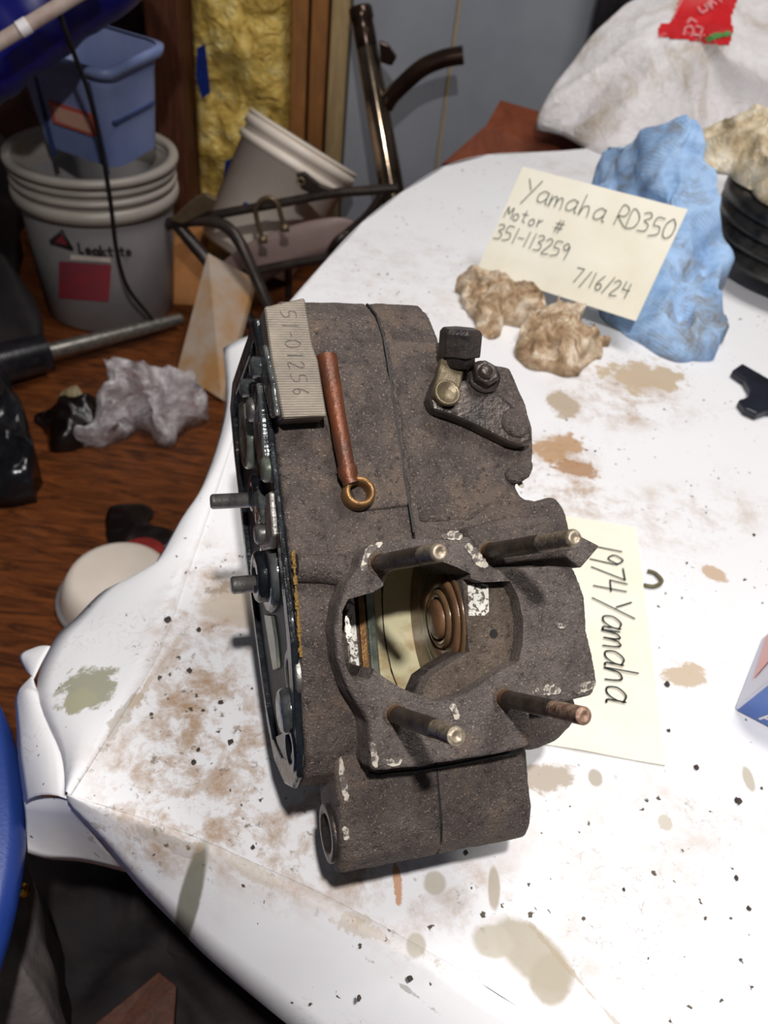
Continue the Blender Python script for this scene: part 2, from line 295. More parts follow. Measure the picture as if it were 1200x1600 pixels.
# ------------------------------------------------------------------ helpers: meshes (all vertices in world metres)
class MB:
    def __init__(s): s.v = []; s.f = []; s.sm = []
    def add(s, vs, fs, smooth=False):
        o = len(s.v); s.v += [Vector(x) for x in vs]; s.f += [tuple(i+o for i in f) for f in fs]; s.sm += [smooth]*len(fs); return s
    def prism(s, poly, vec):
        n = len(poly); vec = Vector(vec); b = [Vector(p)+vec for p in poly]
        return s.add(list(poly)+b, [tuple(range(n)), tuple(range(2*n-1, n-1, -1))] + [(i, i+n, (i+1) % n+n, (i+1) % n) for i in range(n)])
    def box(s, c, ax, ay, az):
        c = Vector(c); ax = Vector(ax); ay = Vector(ay); az = Vector(az)
        return s.prism([c-ax-ay-az, c+ax-ay-az, c+ax+ay-az, c-ax+ay-az], az*2)
    def tube(s, path, r, seg=12, caps=True):
        path = [Vector(p) for p in path]; n = len(path); rs = r if isinstance(r, (list, tuple)) else [r]*n
        vs = []; prev = None
        for i, p in enumerate(path):
            t = (path[min(i+1, n-1)]-path[max(i-1, 0)]).normalized()
            if prev is None: u = t.orthogonal().normalized()
            else:
                u = prev-t*prev.dot(t); u.normalize()
            prev = u; w_ = t.cross(u)
            vs += [p+(u*math.cos(2*math.pi*k/seg)+w_*math.sin(2*math.pi*k/seg))*rs[i] for k in range(seg)]
        fs = [(i*seg+k, i*seg+(k+1) % seg, (i+1)*seg+(k+1) % seg, (i+1)*seg+k) for i in range(n-1) for k in range(seg)]
        s.add(vs, fs, True)
        if caps:
            s.add(vs[:seg], [tuple(range(seg-1, -1, -1))]); s.add(vs[-seg:], [tuple(range(seg))])
        return s
    def lathe(s, o, axis, prof, seg=32, smooth=True, arc=(0, 1), closed=False):
        o = Vector(o); t = Vector(axis).normalized(); u = t.orthogonal().normalized(); w_ = t.cross(u)
        full = arc == (0, 1); m = seg if full else seg+1; vs = []
        for r, h in prof:
            for k in range(m):
                an = 2*math.pi*(arc[0]+(arc[1]-arc[0])*k/seg); vs.append(o+t*h+(u*math.cos(an)+w_*math.sin(an))*r)
        fs = []; np_ = len(prof)
        for i in range(np_ if closed else np_-1):
            j = (i+1) % np_
            for k in range(seg):
                k2 = (k+1) % m; fs.append((i*m+k, i*m+k2, j*m+k2, j*m+k))
        return s.add(vs, fs, smooth)
    def loft(s, rows, smooth=True):
        m = len(rows[0]); vs = [p for r in rows for p in r]
        return s.add(vs, [(i*m+k, i*m+k+1, (i+1)*m+k+1, (i+1)*m+k) for i in range(len(rows)-1) for k in range(m-1)], smooth)
    def ribbon(s, pts, nrm, wd, lift=.0004):
        pts = [Vector(p) for p in pts]; nrm = Vector(nrm).normalized()
        for i in range(len(pts)-1):
            a, b = pts[i], pts[i+1]; t = (b-a)
            if t.length < 1e-7: continue
            t.normalize(); sd = nrm.cross(t)*wd/2; e = t*wd*.35; o = nrm*lift
            s.add([a-e-sd+o, b+e-sd+o, b+e+sd+o, a-e+sd+o], [(0, 1, 2, 3)])
        return s
    def build(s, name, mat, parent=None, bevel=0, sub=0, solid=0, origin=None, seg=2, weld=False):
        me = bpy.data.meshes.new(name)
        xs = [v.x for v in s.v]; ys = [v.y for v in s.v]; zs = [v.z for v in s.v]
        og = Vector(origin) if origin is not None else Vector(((min(xs)+max(xs))/2, (min(ys)+max(ys))/2, min(zs)))
        me.from_pydata([v-og for v in s.v], [], s.f); me.polygons.foreach_set('use_smooth', s.sm)
        bm = bmesh.new(); bm.from_mesh(me)
        if weld: bmesh.ops.remove_doubles(bm, verts=bm.verts, dist=1e-6)
        bmesh.ops.recalc_face_normals(bm, faces=bm.faces); bm.to_mesh(me); bm.free()
        o = bpy.data.objects.new(name, me); COL.objects.link(o); me.materials.append(M[mat] if isinstance(mat, str) else mat)
        o.location = og
        if parent is not None:
            o.parent = parent; o.matrix_parent_inverse = Matrix.Translation(-WL[parent.name])
        WL[o.name] = og
        if solid:
            md = o.modifiers.new('thickness', 'SOLIDIFY'); md.thickness = solid; md.offset = 0
        if bevel:
            md = o.modifiers.new('bevel', 'BEVEL'); md.width = bevel; md.segments = seg; md.limit_method = 'ANGLE'; md.angle_limit = .6
        if sub:
            md = o.modifiers.new('smooth', 'SUBSURF'); md.levels = sub; md.render_levels = sub
        return o
WL = {}
def thing(name, label, cat, loc, group=None):
    o = bpy.data.objects.new(name, None); COL.objects.link(o); o.location = loc; WL[o.name] = Vector(loc); o.empty_display_size = .05
    return tag(o, label, cat, group)
def tag(o, label, cat, group=None):
    o['label'] = label; o['category'] = cat
    if group: o['group'] = group
    return o
def struct(o): o['kind'] = 'structure'; return o
def smoothpath(pts, n=6):
    pts = [Vector(p) for p in pts]; out = []
    for i in range(len(pts)-1):
        p0 = pts[max(i-1, 0)]; p1 = pts[i]; p2 = pts[i+1]; p3 = pts[min(i+2, len(pts)-1)]
        for k in range(n):
            t = k/n; out.append(.5*((2*p1)+(p2-p0)*t+(2*p0-5*p1+4*p2-p3)*t*t+(3*p1-p0-3*p2+p3)*t**3))
    out.append(pts[-1]); return out
def closed_smooth(pts, n=5):
    pts = [Vector(p) for p in pts]; m = len(pts); out = []
    for i in range(m):
        p0, p1, p2, p3 = pts[i-1], pts[i], pts[(i+1) % m], pts[(i+2) % m]
        for k in range(n):
            t = k/n; out.append(.5*((2*p1)+(p2-p0)*t+(2*p0-5*p1+4*p2-p3)*t*t+(3*p1-p0-3*p2+p3)*t**3))
    return out
def lump(bound, ztop, base, amp, freq, seed, rings=16, power=1.6, n=6, ridge=True, cshift=(0, 0)):
    """crumpled soft thing: bound = outline points, base = height of what it lies on, ztop = height in the middle"""
    b = closed_smooth(bound, n); m = len(b)
    c = sum(b, Vector())/m; c = Vector((c.x+cshift[0], c.y+cshift[1], ztop)); vs = []; off = Vector((seed*3.1, seed*1.7, seed*.9))
    for i in range(rings+1):
        t = i/rings
        for p in b:
            q = Vector((c.x+(p.x-c.x)*t, c.y+(p.y-c.y)*t, p.z+(ztop-p.z)*(1-t**power)))
            nz = noise.noise(q*freq+off); n2 = noise.noise(q*freq*2.3+off*2)
            h = (1-2*abs(nz))*.7+(1-2*abs(n2))*.3-.4 if ridge else nz+.5*n2
            e = amp*h*(1 if i < rings else .35); q.z = max(base+.001, q.z+e)
            q.x += noise.noise(q*freq*1.3+off*3)*amp*.5; q.y += noise.noise(q*freq*1.3-off*3)*amp*.5
            vs.append(q)
    vs += [Vector((v.x, v.y, base)) for v in vs[-m:]]
    fs = [(i*m+k, i*m+(k+1) % m, (i+1)*m+(k+1) % m, (i+1)*m+k) for i in range(rings+1) for k in range(m)]
    fs.append(tuple(range((rings+1)*m, (rings+2)*m))[::-1])
    mb = MB(); mb.add(vs, fs, True); mb.sm[-1] = False; return mb
# stroke lettering, 0..1 boxes, y up
G = {'Y': [[(0, 1), (.35, .5)], [(.75, 1.05), (.1, -.25)]], 'a': [[(.6, .5), (.35, .58), (.1, .35), (.15, .05), (.4, .05), (.6, .3), (.62, .55), (.62, .05), (.75, 0)]],
     'm': [[(.02, .55), (.05, 0), (.1, .4), (.28, .55), (.36, .4), (.38, .05), (.42, .4), (.6, .55), (.7, .4), (.74, 0)]], 'h': [[(.1, 1), (.1, 0), (.2, .4), (.45, .5), (.55, .3), (.58, 0)]],
     'R': [[(.1, 0), (.15, 1), (.5, .98), (.6, .75), (.45, .5), (.15, .45), (.7, 0)]], 'D': [[(.1, 0), (.1, 1), (.5, .85), (.65, .5), (.5, .12), (.1, 0)]],
     '3': [[(.1, .9), (.4, 1), (.55, .78), (.25, .55), (.55, .4), (.5, .08), (.08, 0)]], '5': [[(.6, 1), (.2, .98), (.15, .58), (.5, .55), (.55, .2), (.1, 0)]], '0': [[(.35, 1), (.1, .7), (.12, .2), (.35, 0), (.6, .25), (.58, .75), (.35, 1)]],
     'M': [[(.05, 0), (.12, .85), (.35, .35), (.6, .85), (.7, 0)]], 'o': [[(.35, .55), (.12, .35), (.2, .05), (.45, .05), (.55, .35), (.35, .55)]], 't': [[(.3, .9), (.28, .1), (.5, .02)], [(.05, .6), (.55, .62)]],
     'r': [[(.12, .55), (.15, 0), (.18, .35), (.45, .55)]], '#': [[(.25, .9), (.12, 0)], [(.5, .9), (.38, 0)], [(0, .62), (.65, .66)], [(-.02, .3), (.62, .34)]],
     '1': [[(.3, 1), (.26, 0)]], '-': [[(.08, .45), (.5, .48)]], '2': [[(.1, .8), (.35, 1), (.55, .75), (.1, 0), (.6, .04)]], '9': [[(.55, .8), (.3, 1), (.12, .75), (.35, .55), (.55, .8), (.5, 0)]],
     '7': [[(.08, .95), (.6, .98), (.25, 0)]], '/': [[(.45, 1.05), (.05, -.1)]], '6': [[(.5, 1), (.15, .4), (.3, 0), (.55, .2), (.4, .45), (.15, .3)]], '4': [[(.15, 1), (.1, .5), (.6, .5)], [(.5, .95), (.48, 0)]],
     'E': [[(.6, 1), (.1, 1), (.1, 0), (.6, 0)], [(.1, .52), (.5, .52)]], 'n': [[(.1, .55), (.12, 0), (.18, .4), (.4, .55), (.5, .4), (.52, 0)]], 'F': [[(.6, 1), (.1, 1), (.1, 0)], [(.1, .52), (.5, .52)]],
     'L': [[(.1, 1), (.1, 0), (.5, 0)]], 'e': [[(.12, .3), (.55, .32), (.5, .5), (.3, .57), (.12, .35), (.2, .05), (.55, .05)]], 'k': [[(.1, 1), (.1, 0)], [(.5, .55), (.12, .28), (.55, 0)]], 'i': [[(.2, .55), (.2, 0)]],
     'S': [[(.58, .85), (.35, 1), (.12, .8), (.5, .35), (.4, .05), (.08, .12)]], 'U': [[(.1, 1), (.12, .2), (.35, 0), (.58, .2), (.6, 1)]], 'd': [[(.55, 1), (.55, 0), (.5, .4), (.3, .55), (.12, .3), (.3, 0), (.55, .15)]], 'u': [[(.1, .55), (.15, .1), (.4, .05), (.52, .3), (.55, .55), (.55, 0)]], ' ': []}
def write(mb, text, org, ux, uy, size, wd, nrm, adv=.82, lift=.0005, wob=0., surf=None):
    x = 0; rnd = random.Random(len(text)*7+3)
    for ch in text:
        dy = rnd.uniform(-wob, wob)
        for st in G[ch]:
            pts = [Vector(org)+ux*((x+px)*size*.9)+uy*((py+dy)*size) for px, py in (smooth2(st) if len(st) > 3 else st)]
            if surf: pts = [surf(p) for p in pts]
            mb.ribbon(pts, nrm, wd, lift)
        x += adv if ch not in 'm1-/i' else (adv*1.12 if ch == 'm' else adv*.68)
    return mb
def smooth2(st): return [(p.x, p.y) for p in smoothpath([(a, b, 0) for a, b in st], 4)]
# ================================================================== the setting
struct(MB().box((.2, 1.0, -.03), (2.6, 0, 0), (0, 2.2, 0), (0, 0, .03)).build('floor', 'floor'))
WY = 2.06
def wx(px, py=120, Y=WY): return PY(px, py, Y).x
wall = struct(MB().box((.2, WY+.08, .8), (2.6, 0, 0), (0, .04, 0), (0, 0, .8)).build('wall_back', 'dark_wall'))
MB().prism([(wx(543), WY+.038, .0), (2.2, WY+.038, 0), (2.2, WY+.038, 1.5), (wx(543), WY+.038, 1.5)], (0, -.02, 0)).build('panel', 'panel', wall, bevel=.003)
MB().prism([(wx(700), WY+.016, .0), (wx(704), WY+.016, 0), (wx(704), WY+.016, 1.5), (wx(700), WY+.016, 1.5)], (0, -.004, 0)).build('panel_joint', 'board', wall)
struct(MB().box(((wx(248)+wx(300))/2, WY-.02, .7), ((wx(300)-wx(248))/2, 0, 0), (0, .055, 0), (0, 0, .7)).build('trim_1', 'post', bevel=.006))
t2 = struct(MB().box(((wx(457)+wx(482))/2, WY, .7), ((wx(482)-wx(457))/2, 0, 0), (0, .035, 0), (0, 0, .7)).build('trim_2', 'trim', bevel=.004))
struct(MB().box(((wx(485)+wx(512))/2, WY, .7), ((wx(512)-wx(485))/2-.002, 0, 0), (0, .037, 0), (0, 0, .7)).build('trim_3', 'trim', bevel=.004))
struct(MB().box(((wx(513)+wx(542))/2, WY+.01, .7), ((wx(542)-wx(513))/2-.002, 0, 0), (0, .03, 0), (0, 0, .7)).build('trim_4', 'board', bevel=.004))
# spray foam between the posts
rows = []
x0, x1 = wx(298), wx(458)
for i in range(61):
    z = .9*i/60; r = []
    for j in range(25):
        x = x0+(x1-x0)*j/24; e = math.sin(math.pi*j/24)**.4
        r.append(Vector((x, WY+.03-e*(.05+.03*noise.noise(Vector((x*9, z*9, 1)))+.016*noise.noise(Vector((x*30, z*30, 4)))), z)))
    rows.append(r)
mb = MB().loft(rows); mb.loft([[r[0], Vector((r[0].x, WY+.038, r[0].z))] for r in rows]); mb.loft([[r[-1], Vector((r[-1].x, WY+.038, r[-1].z))] for r in rows])
fo = mb.build('insulation_foam', 'foam'); tag(fo, 'lumpy yellow foam insulation filling the wall between two wooden posts', 'insulation')
def patch(px, Y, th=.006):
    return MB().prism([PY(x, y, Y) for x, y in px], (0, th, 0))
patch([(308, 75), (320, 70), (328, 145), (316, 155), (306, 120)], WY-.045).build('tape', 'blue_tape', fo)
patch([(352, 252), (365, 247), (385, 262), (385, 305), (355, 306), (348, 285)], WY-.045).build('tape', 'blue_tape', fo)

# ================================================================== the table and the paper on it
top = [(-.172, .252), (-.165, .285), (-.156, .33), (-.150, .37), (-.149, .41), (-.150, .45), (-.150, .5), (-.151, .56), (-.153, .63), (-.157, .74), (-.157, .83), (-.152, .879), (-.120, 1.027), (-.085, 1.17), (-.038, 1.30), (.026, 1.44), (.10, 1.525), (.215, 1.585), (.30, 1.64), (.38, 1.75), (.45, 1.93), (1.05, 1.94), (1.05, -.1), (.6, .01), (.30, .09), (.116, .163), (.077, .181), (.005, .209), (-.04, .223), (-.085, .236), (-.13, .246)]
tb = thing('work_table', 'low work table hidden under the stained white paper', 'table', (.4, .9, 0))
MB().prism([(x, y, TZ-.002) for x, y in top], (0, 0, -.03)).build('table_top', 'table_wood', tb, bevel=.004)
for x, y in ((.02, .40), (.95, .18), (.02, 1.2), (.95, 1.85)):
    MB().prism([(x-.025, y-.025, 0), (x+.025, y-.025, 0), (x+.025, y+.025, 0), (x-.025, y+.025, 0)], (0, 0, TZ-.032)).build('leg', 'table_wood', tb, bevel=.003)
pp = thing('table_paper', 'stained white paper covering the work table, crumpled over its corner', 'paper', (.3, .8, TZ))
# flat sheet, finely gridded so it can sag softly at the rim
mb = MB(); mb.add([(x, y, TZ-.0005) for x, y in top], [tuple(range(len(top)))])
mb.build('flat_sheet', 'paper', pp)
A = [Vector((x, y, TZ)) for x, y in top]
# left overhang
Al = [Vector((-.172, .252, TZ)), Vector((-.165, .285, TZ)), Vector((-.156, .33, TZ)), Vector((-.150, .37, TZ)), Vector((-.149, .41, TZ)), Vector((-.150, .45, TZ)), Vector((-.150, .50, TZ)), Vector((-.151, .56, TZ)), Vector((-.153, .63, TZ)), Vector((-.157, .74, TZ)), Vector((-.157, .83, TZ))]
Cl = [PZ(102, 1243, .392), PZ(96, 1178, .385), PZ(58, 1078, .374), PZ(84, 1003, .368), PZ(120, 965, .368), PZ(165, 922, .372), PZ(234, 890, .384), PZ(275, 825, .388), PZ(318, 757, .388), PZ(352, 640, .390), PZ(349, 545, .392)]
def strip(Ar, Cr, bulge, n=6, mid=.5):
    a = smoothpath(Ar, 5); c = smoothpath(Cr, 5); rows = []
    for i in range(n+1):
        t = i/n; rows.append([p.lerp(q, t)+Vector((0, 0, bulge*4*t*(1-t)+.0022*noise.noise(p.lerp(q, t)*28)*(t if t < 1 else .6))) for p, q in zip(a, c)])
    return rows
ins = lambda rows: [[p+Vector((.012, 0, .0)) if i == 0 else p for p in r] for i, r in enumerate(rows)]
mb = MB(); mb.loft(strip(Al, Cl, .006)); mb.build('left_overhang', 'paper', pp, solid=.0008)
mb = MB(); mb.loft(strip([PZ(58, 1078, .374), PZ(80, 1130, .378), PZ(95, 1175, .384), PZ(101, 1215, .388), PZ(104, 1248, .392)], [PZ(24, 1095, .352), PZ(27, 1140, .352), PZ(29, 1180, .35), PZ(34, 1220, .348), PZ(39, 1254, .345)], .008))
mb.loft(strip([PZ(58, 1078, .374), PZ(54, 1068, .372), PZ(52, 1060, .371)], [PZ(24, 1095, .352), PZ(30, 1078, .353), PZ(48, 1062, .364)], .003))
mb.build('corner_fold', 'paper', pp, solid=.0008)
MB().loft(strip([PZ(79, 1010, .3665), PZ(66, 1034, .3665), PZ(52, 1062, .366)], [PZ(50, 1014, .35), PZ(31, 1024, .35), PZ(44, 1052, .352)], .002)).build('corner_ear', 'paper', pp, solid=.0008)
MB().loft(strip([PZ(37, 1243, .343), PZ(60, 1244, .356), PZ(85, 1246, .371), PZ(106, 1247, .387)], [PZ(35, 1328, .29), PZ(70, 1341, .285), PZ(130, 1346, .285), PZ(206, 1364, .30)], -.012)).build('hanging_fold', 'paper', pp, solid=.0008)
Af = [Vector((-.172, .252, TZ)), Vector((-.13, .246, TZ)), Vector((-.085, .236, TZ)), Vector((-.04, .223, TZ)), Vector((.005, .209, TZ)), Vector((.077, .181, TZ)), Vector((.116, .163, TZ)), Vector((.30, .09, TZ))]
Cf = [PZ(107, 1258, .390), PZ(162, 1318, .372), PZ(218, 1386, .352), PZ(273, 1443, .345), PZ(330, 1500, .342), PZ(410, 1568, .34), PZ(500, 1640, .34), PZ(760, 1840, .34)]
MB().loft(strip(Af, Cf, .008)).build('front_overhang', 'paper', pp, solid=.0008)
# far rim rolls down
Ar = [A[i] for i in range(10, 22)]
Cr = [p+Vector((-.012 if i < 6 else -.004, .008 if i > 4 else .001, -.022)) for i, p in enumerate(Ar)]
MB().loft(strip(Ar, Cr, .004)).build('far_overhang', 'paper', pp, solid=.0008)

# ================================================================== the engine crankcase
base = EW(20, 10, -60); base.z = TZ
ENGN = thing('engine_crankcase', 'grimy grey-brown motorcycle engine crankcase standing on the stained white paper', 'engine', base)
def prof_extrude(pr, a0, a1):
    return MB().prism([EW(a0, l, n) for l, n in pr], EN_A*((a1-a0)*.001))
def slab(px, ntop, nbot, T=False, up=0):
    """prism along the stud axis from an outline; T: top follows the sloping gearbox surface (+up)"""
    if T:
        q = [ALT(*p, -19+up) if len(p) == 2 else (p[0], p[1], -19+up-.175*p[1]) for p in px]; tp = [EW(*p) for p in q]; bt = [EW(a, l, nbot if nbot < -60 else n+nbot) for a, l, n in q]
    else:
        q = [AL(*p, ntop) if len(p) == 2 else p[:2] for p in px]; tp = [EW(a, l, ntop) for a, l in q]; bt = [EW(a, l, nbot) for a, l in q]
    n = len(px)
    return MB().add(tp+bt, [tuple(range(n)), tuple(range(2*n-1, n-1, -1))]+[(i, i+n, (i+1) % n+n, (i+1) % n) for i in range(n)])
PL = [(-78, -66), (-76, -44), (-68, -30), (-56, -24), (0, -20), (40, -26), (56, -29), (104, -38), (154, -46), (168, -49), (179, -54), (182, -64), (177, -78), (175, -96), (168, -148), (155, -166), (120, -162), (78, -151), (38, -142), (-20, -120), (-52, -106), (-70, -92)]
SEAM = 4.0; AF = -66.0
# cutters
hole_px = [(551, 936), (590, 925), (606, 915), (612, 897), (632, 884), (660, 877), (700, 876), (722, 884), (22.3, 27, 0), (22.3, -13.5, 0), (716, 1046), (692, 1064), (680, 1092), (664, 1090), (635, 1077), (608, 1060), (592, 1047), (584, 1063), (560, 1066), (548, 1045), (541, 1010), (542, 955)]
dish_px = [(737, 900), (765, 909), (808, 907), (822, 935), (829, 970), (828, 1010), (822, 1035), (795, 1048), (775, 1062), (755, 1077), (723, 1093), (690, 1099), (678, 1094), (690, 1062), (716, 1040), (733, 1028)]
CL, CN, CR = 2.0, -46.0, 50.0
cut_hole = slab(hole_px, 8, -60).build('tmp', 'cast'); cut_dish = slab(dish_px, 8, -11).build('tmp', 'cast')
cav_pr = [(CL+CR*math.cos(math.radians(d)), CN+CR*math.sin(math.radians(d))) for d in range(170, 374, 4)]
cut_cav = MB().prism([EW(-12, l, n) for l, n in cav_pr], EN_A*.0343).build('tmp', 'cast')
CUT = [cut_hole, cut_dish, cut_cav]
cast_tex = bpy.data.textures.new('casting_roughness', 'CLOUDS'); cast_tex.noise_scale = .011; cast_tex.noise_depth = 3
def roughen(o, vox=.0013, amt=.0015):
    md = o.modifiers.new('cast_skin', 'REMESH'); md.mode = 'VOXEL'; md.voxel_size = vox; md.use_smooth_shade = True
    md = o.modifiers.new('cast_rough', 'DISPLACE'); md.texture = cast_tex; md.texture_coords = 'LOCAL'; md.strength = amt; md.mid_level = .5
    return o
def carve(o, cutters, mats):
    """apply the modifiers and the cuts, then give cut faces their own material"""
    for c in cutters:
        md = o.modifiers.new('cut', 'BOOLEAN'); md.operation = 'DIFFERENCE'; md.object = c; md.solver = 'EXACT'
    dg = bpy.context.evaluated_depsgraph_get(); me = bpy.data.meshes.new_from_object(o.evaluated_get(dg))
    o.modifiers.clear(); o.data = me; me.materials.clear()
    for m in mats: me.materials.append(M[m])
    og = WL[o.name]
    for p in me.polygons:
        c = p.center+og-ENG; a, l, n = c.dot(EN_A)*1000, c.dot(EN_L)*1000, c.dot(EN_N)*1000
        r = math.hypot(l-CL, n-CN); nn = abs(p.normal.dot(EN_A)); p.material_index = 0; p.use_smooth = True
        rs = [math.hypot((me.vertices[i].co+og-ENG).dot(EN_L)*1000-CL, (me.vertices[i].co+og-ENG).dot(EN_N)*1000-CN) for i in p.vertices]
        if nn < .2 and n < -30 and -45 < a < 24.6 and max(rs) < CR+.8 and min(rs) > CR-.8: p.material_index = 1; p.use_smooth = True
        elif nn > .8 and abs(a-22.3) < .8 and max(rs) < CR+.8: p.material_index = 2
        elif abs(n+11) < .6 and 0 < a < 60 and -45 < l < 45: p.material_index = 3
    me.set_sharp_from_angle(angle=.65)
    return o
CM = ['cast', 'cream', 'amber', 'dish']
lh = prof_extrude(PL, AF, SEAM-.4).build('case_half', 'cast', ENGN, bevel=.0025, seg=3); roughen(lh); carve(lh, [cut_hole, cut_cav], CM)
PR = [(-70, -60), (-66, -34), (-56, -26), (0, -20), (40, -26), (56, -29), (104, -38), (154, -46), (168, -49), (184, -58), (197, -74), (202, -105), (180, -130), (100, -130), (20, -125), (-40, -105), (-62, -85)]
rh = prof_extrude(PR, SEAM+.4, 38).build('case_half', 'cast', ENGN, bevel=.0015, seg=2); roughen(rh); carve(rh, [cut_hole, cut_dish, cut_cav], CM)
sm_ = [(52, -28.3)]+PR[5:11]
MB().prism([EW(SEAM-.6, l, n-.1) for l, n in sm_]+[EW(SEAM-.6, l-3, n-7) for l, n in sm_[::-1]], EN_A*.0012).build('case_seam', 'black_line', ENGN)
RW = [(150, -47), (168, -49), (184, -58), (197, -74), (202, -105), (185, -130), (150, -130)]
roughen(prof_extrude(RW, -52, SEAM-.4).build('rear_web', 'cast', ENGN, bevel=.0025, seg=3))
# right-hand gearbox block
RB = [(SEAM+.5, 60, 0), (SEAM+.5, 166, 0), (40, 166, 0), (690, 548), (752, 566), (798, 573), (820, 622), (834, 668), (836, 705), (829, 742), (806, 757), (818, 778), (846, 784), (866, 774), (886, 798), (893, 836), (895, 880), (45, 30, 0)]
roughen(slab(RB, 0, -128, T=True, up=.3).build('gearbox_block', 'cast', ENGN, bevel=.003, seg=3))
roughen(slab([(790, 735), (808, 722), (832, 712), (838, 728), (830, 745), (812, 757), (796, 752)], 0, -24, T=True, up=5).build('round_lug', 'cast', ENGN, bevel=.005, seg=3))
roughen(slab([(722, 826), (800, 806), (884, 800), (896, 834), (898, 868), (770, 884), (748, 876), (738, 856)], -6, -90).build('stud_boss', 'cast', ENGN, bevel=.006, seg=3))
slab([(905, 836), (938, 853), (908, 888), (884, 868)], 6, -40).build('corner_lug', 'cast_deck', ENGN, bevel=.0012)
# the step in the gearbox top beside the seam, and raised webs
roughen(slab([(518, 566), (603, 568), (613, 600), (640, 790), (560, 800), (500, 640)], 0, -8, T=True, up=1.3).build('raised_panel', 'cast', ENGN, bevel=.0016), .0010, .0010)
roughen(slab([(612, 572), (688, 552), (700, 640), (820, 700), (800, 770), (735, 815), (655, 818), (633, 700)], 0, -8, T=True, up=1.2).build('raised_panel', 'cast', ENGN, bevel=.003), .0010, .0010)
# deck plate round the cylinder opening
DP = [(562, 884), (545, 907), (531, 945), (524, 985), (528, 1030), (545, 1080), (568, 1113), (577, 1130), (580, 1205), (640, 1201), (700, 1191), (770, 1180), (826, 1167), (832, 1158), (828, 1104), (880, 1098), (926, 1087), (934, 1066), (926, 1020), (918, 985), (915, 935), (897, 886), (860, 884), (778, 890), (764, 881), (746, 860), (736, 838), (668, 840), (600, 845), (580, 852), (566, 870)]
dk = slab(DP, 0, -40).build('deck_plate', 'cast_deck', ENGN, bevel=.0028, seg=3); roughen(dk, .0013, .0012); carve(dk, [cut_hole, cut_dish, cut_cav], ['cast_deck', 'cream', 'amber', 'dish'])
for c in CUT: bpy.data.objects.remove(c)
# what can be seen inside the chamber
def bar(a0, a1, l0, l1, n0, h, mat): MB().prism([EW(a0, l0, n0), EW(a1, l0, n0), EW(a1-.6, l0, n0+h), EW(a0+.6, l0, n0+h)], EN_L*((l1-l0)*.001)).build('land_strip', mat, ENGN, bevel=.0004)
bar(-30, -24.2, -28, 20, -59.5, 3.0, 'white_speck'); bar(-23.0, -18.2, -34, 24, -59.5, 2.6, 'brass'); bar(-17.6, -12.4, -34, 24, -59.5, 1.2, 'oil_green')
bc = EW(22.2, 3.5, -43)
MB().lathe(bc, -EN_A, [(.0315, 0), (.0315, .0012), (.0275, .0012), (.0268, -.0)], 48).build('bearing_bore', 'amber', ENGN)
sl = MB().lathe(bc, -EN_A, [(.0262, 0), (.0262, .0022), (.0178, .0022), (.0172, .0004)], 48).build('oil_seal', 'seal', ENGN)
MB().lathe(bc, -EN_A, [(.0166, 0), (.0166, .0028), (.0150, .0038), (.0128, .0038), (.0122, .001)], 48).build('seal_lip', 'amber', sl)
MB().lathe(bc, -EN_A, [(.0112, 0), (.0112, .0045), (.009, .006), (.0, .0062)], 40).build('shaft_end', 'seal', sl)
# white flaky faces at the lip of the opening, small drilled hole
slab([(731, 914), (752, 912), (763, 914), (764, 955), (757, 962), (732, 962)], -10.6, -13).build('flaking_face', 'white_speck', ENGN)
MB().tube([EW(*AL(771, 990, -11), -10.7), EW(*AL(771, 990, -11), -14)], .0024, 14).build('drilled_hole', 'black_line', ENGN)
# front mount
pm = [(-48, -26), (-102, -26), (-112, -29), (-120, -36), (-123, -46), (-120, -57), (-112, -64), (-102, -66), (-60, -66)]
fm = roughen(prof_extrude(pm, -51, 58).build('front_mount', 'cast', ENGN, bevel=.003, seg=3), .0013, .0013)
MB().prism([EW(SEAM-.6, l, n+.25) for l, n in pm[:5]]+[EW(SEAM-.6, -110, -46), EW(SEAM-.6, -60, -40)], EN_A*.0012).build('mount_seam', 'black_line', fm)
MB().lathe(EW(-51.4, -102, -46), EN_A, [(.015, 0), (.015, -.002), (.0105, -.002), (.0105, .004), (0, .004)], 32).build('mount_bush', 'dark_steel', fm)
# lower right: rounded cover bulge, then the belly that the case stands on
roughen(slab([(812, 1178), (846, 1172), (874, 1160), (896, 1138), (908, 1112), (900, 1080), (800, 1080)], -34, -105).build('cover_bulge', 'cast', ENGN, bevel=.012, seg=4))
tp = [EW(-50, 60, -118), EW(60, 60, -118), EW(58, -38, -100), EW(-50, -38, -100)]
bt = [PZ(500, 850), PZ(770, 850), PZ(770, 1090), PZ(530, 1110)]
mb = MB().add(tp+bt, [(0, 1, 2, 3), (7, 6, 5, 4), (0, 4, 5, 1), (1, 5, 6, 2), (2, 6, 7, 3), (3, 7, 4, 0)]); mb.build('sump_belly', 'cast', ENGN, bevel=.008, seg=3)
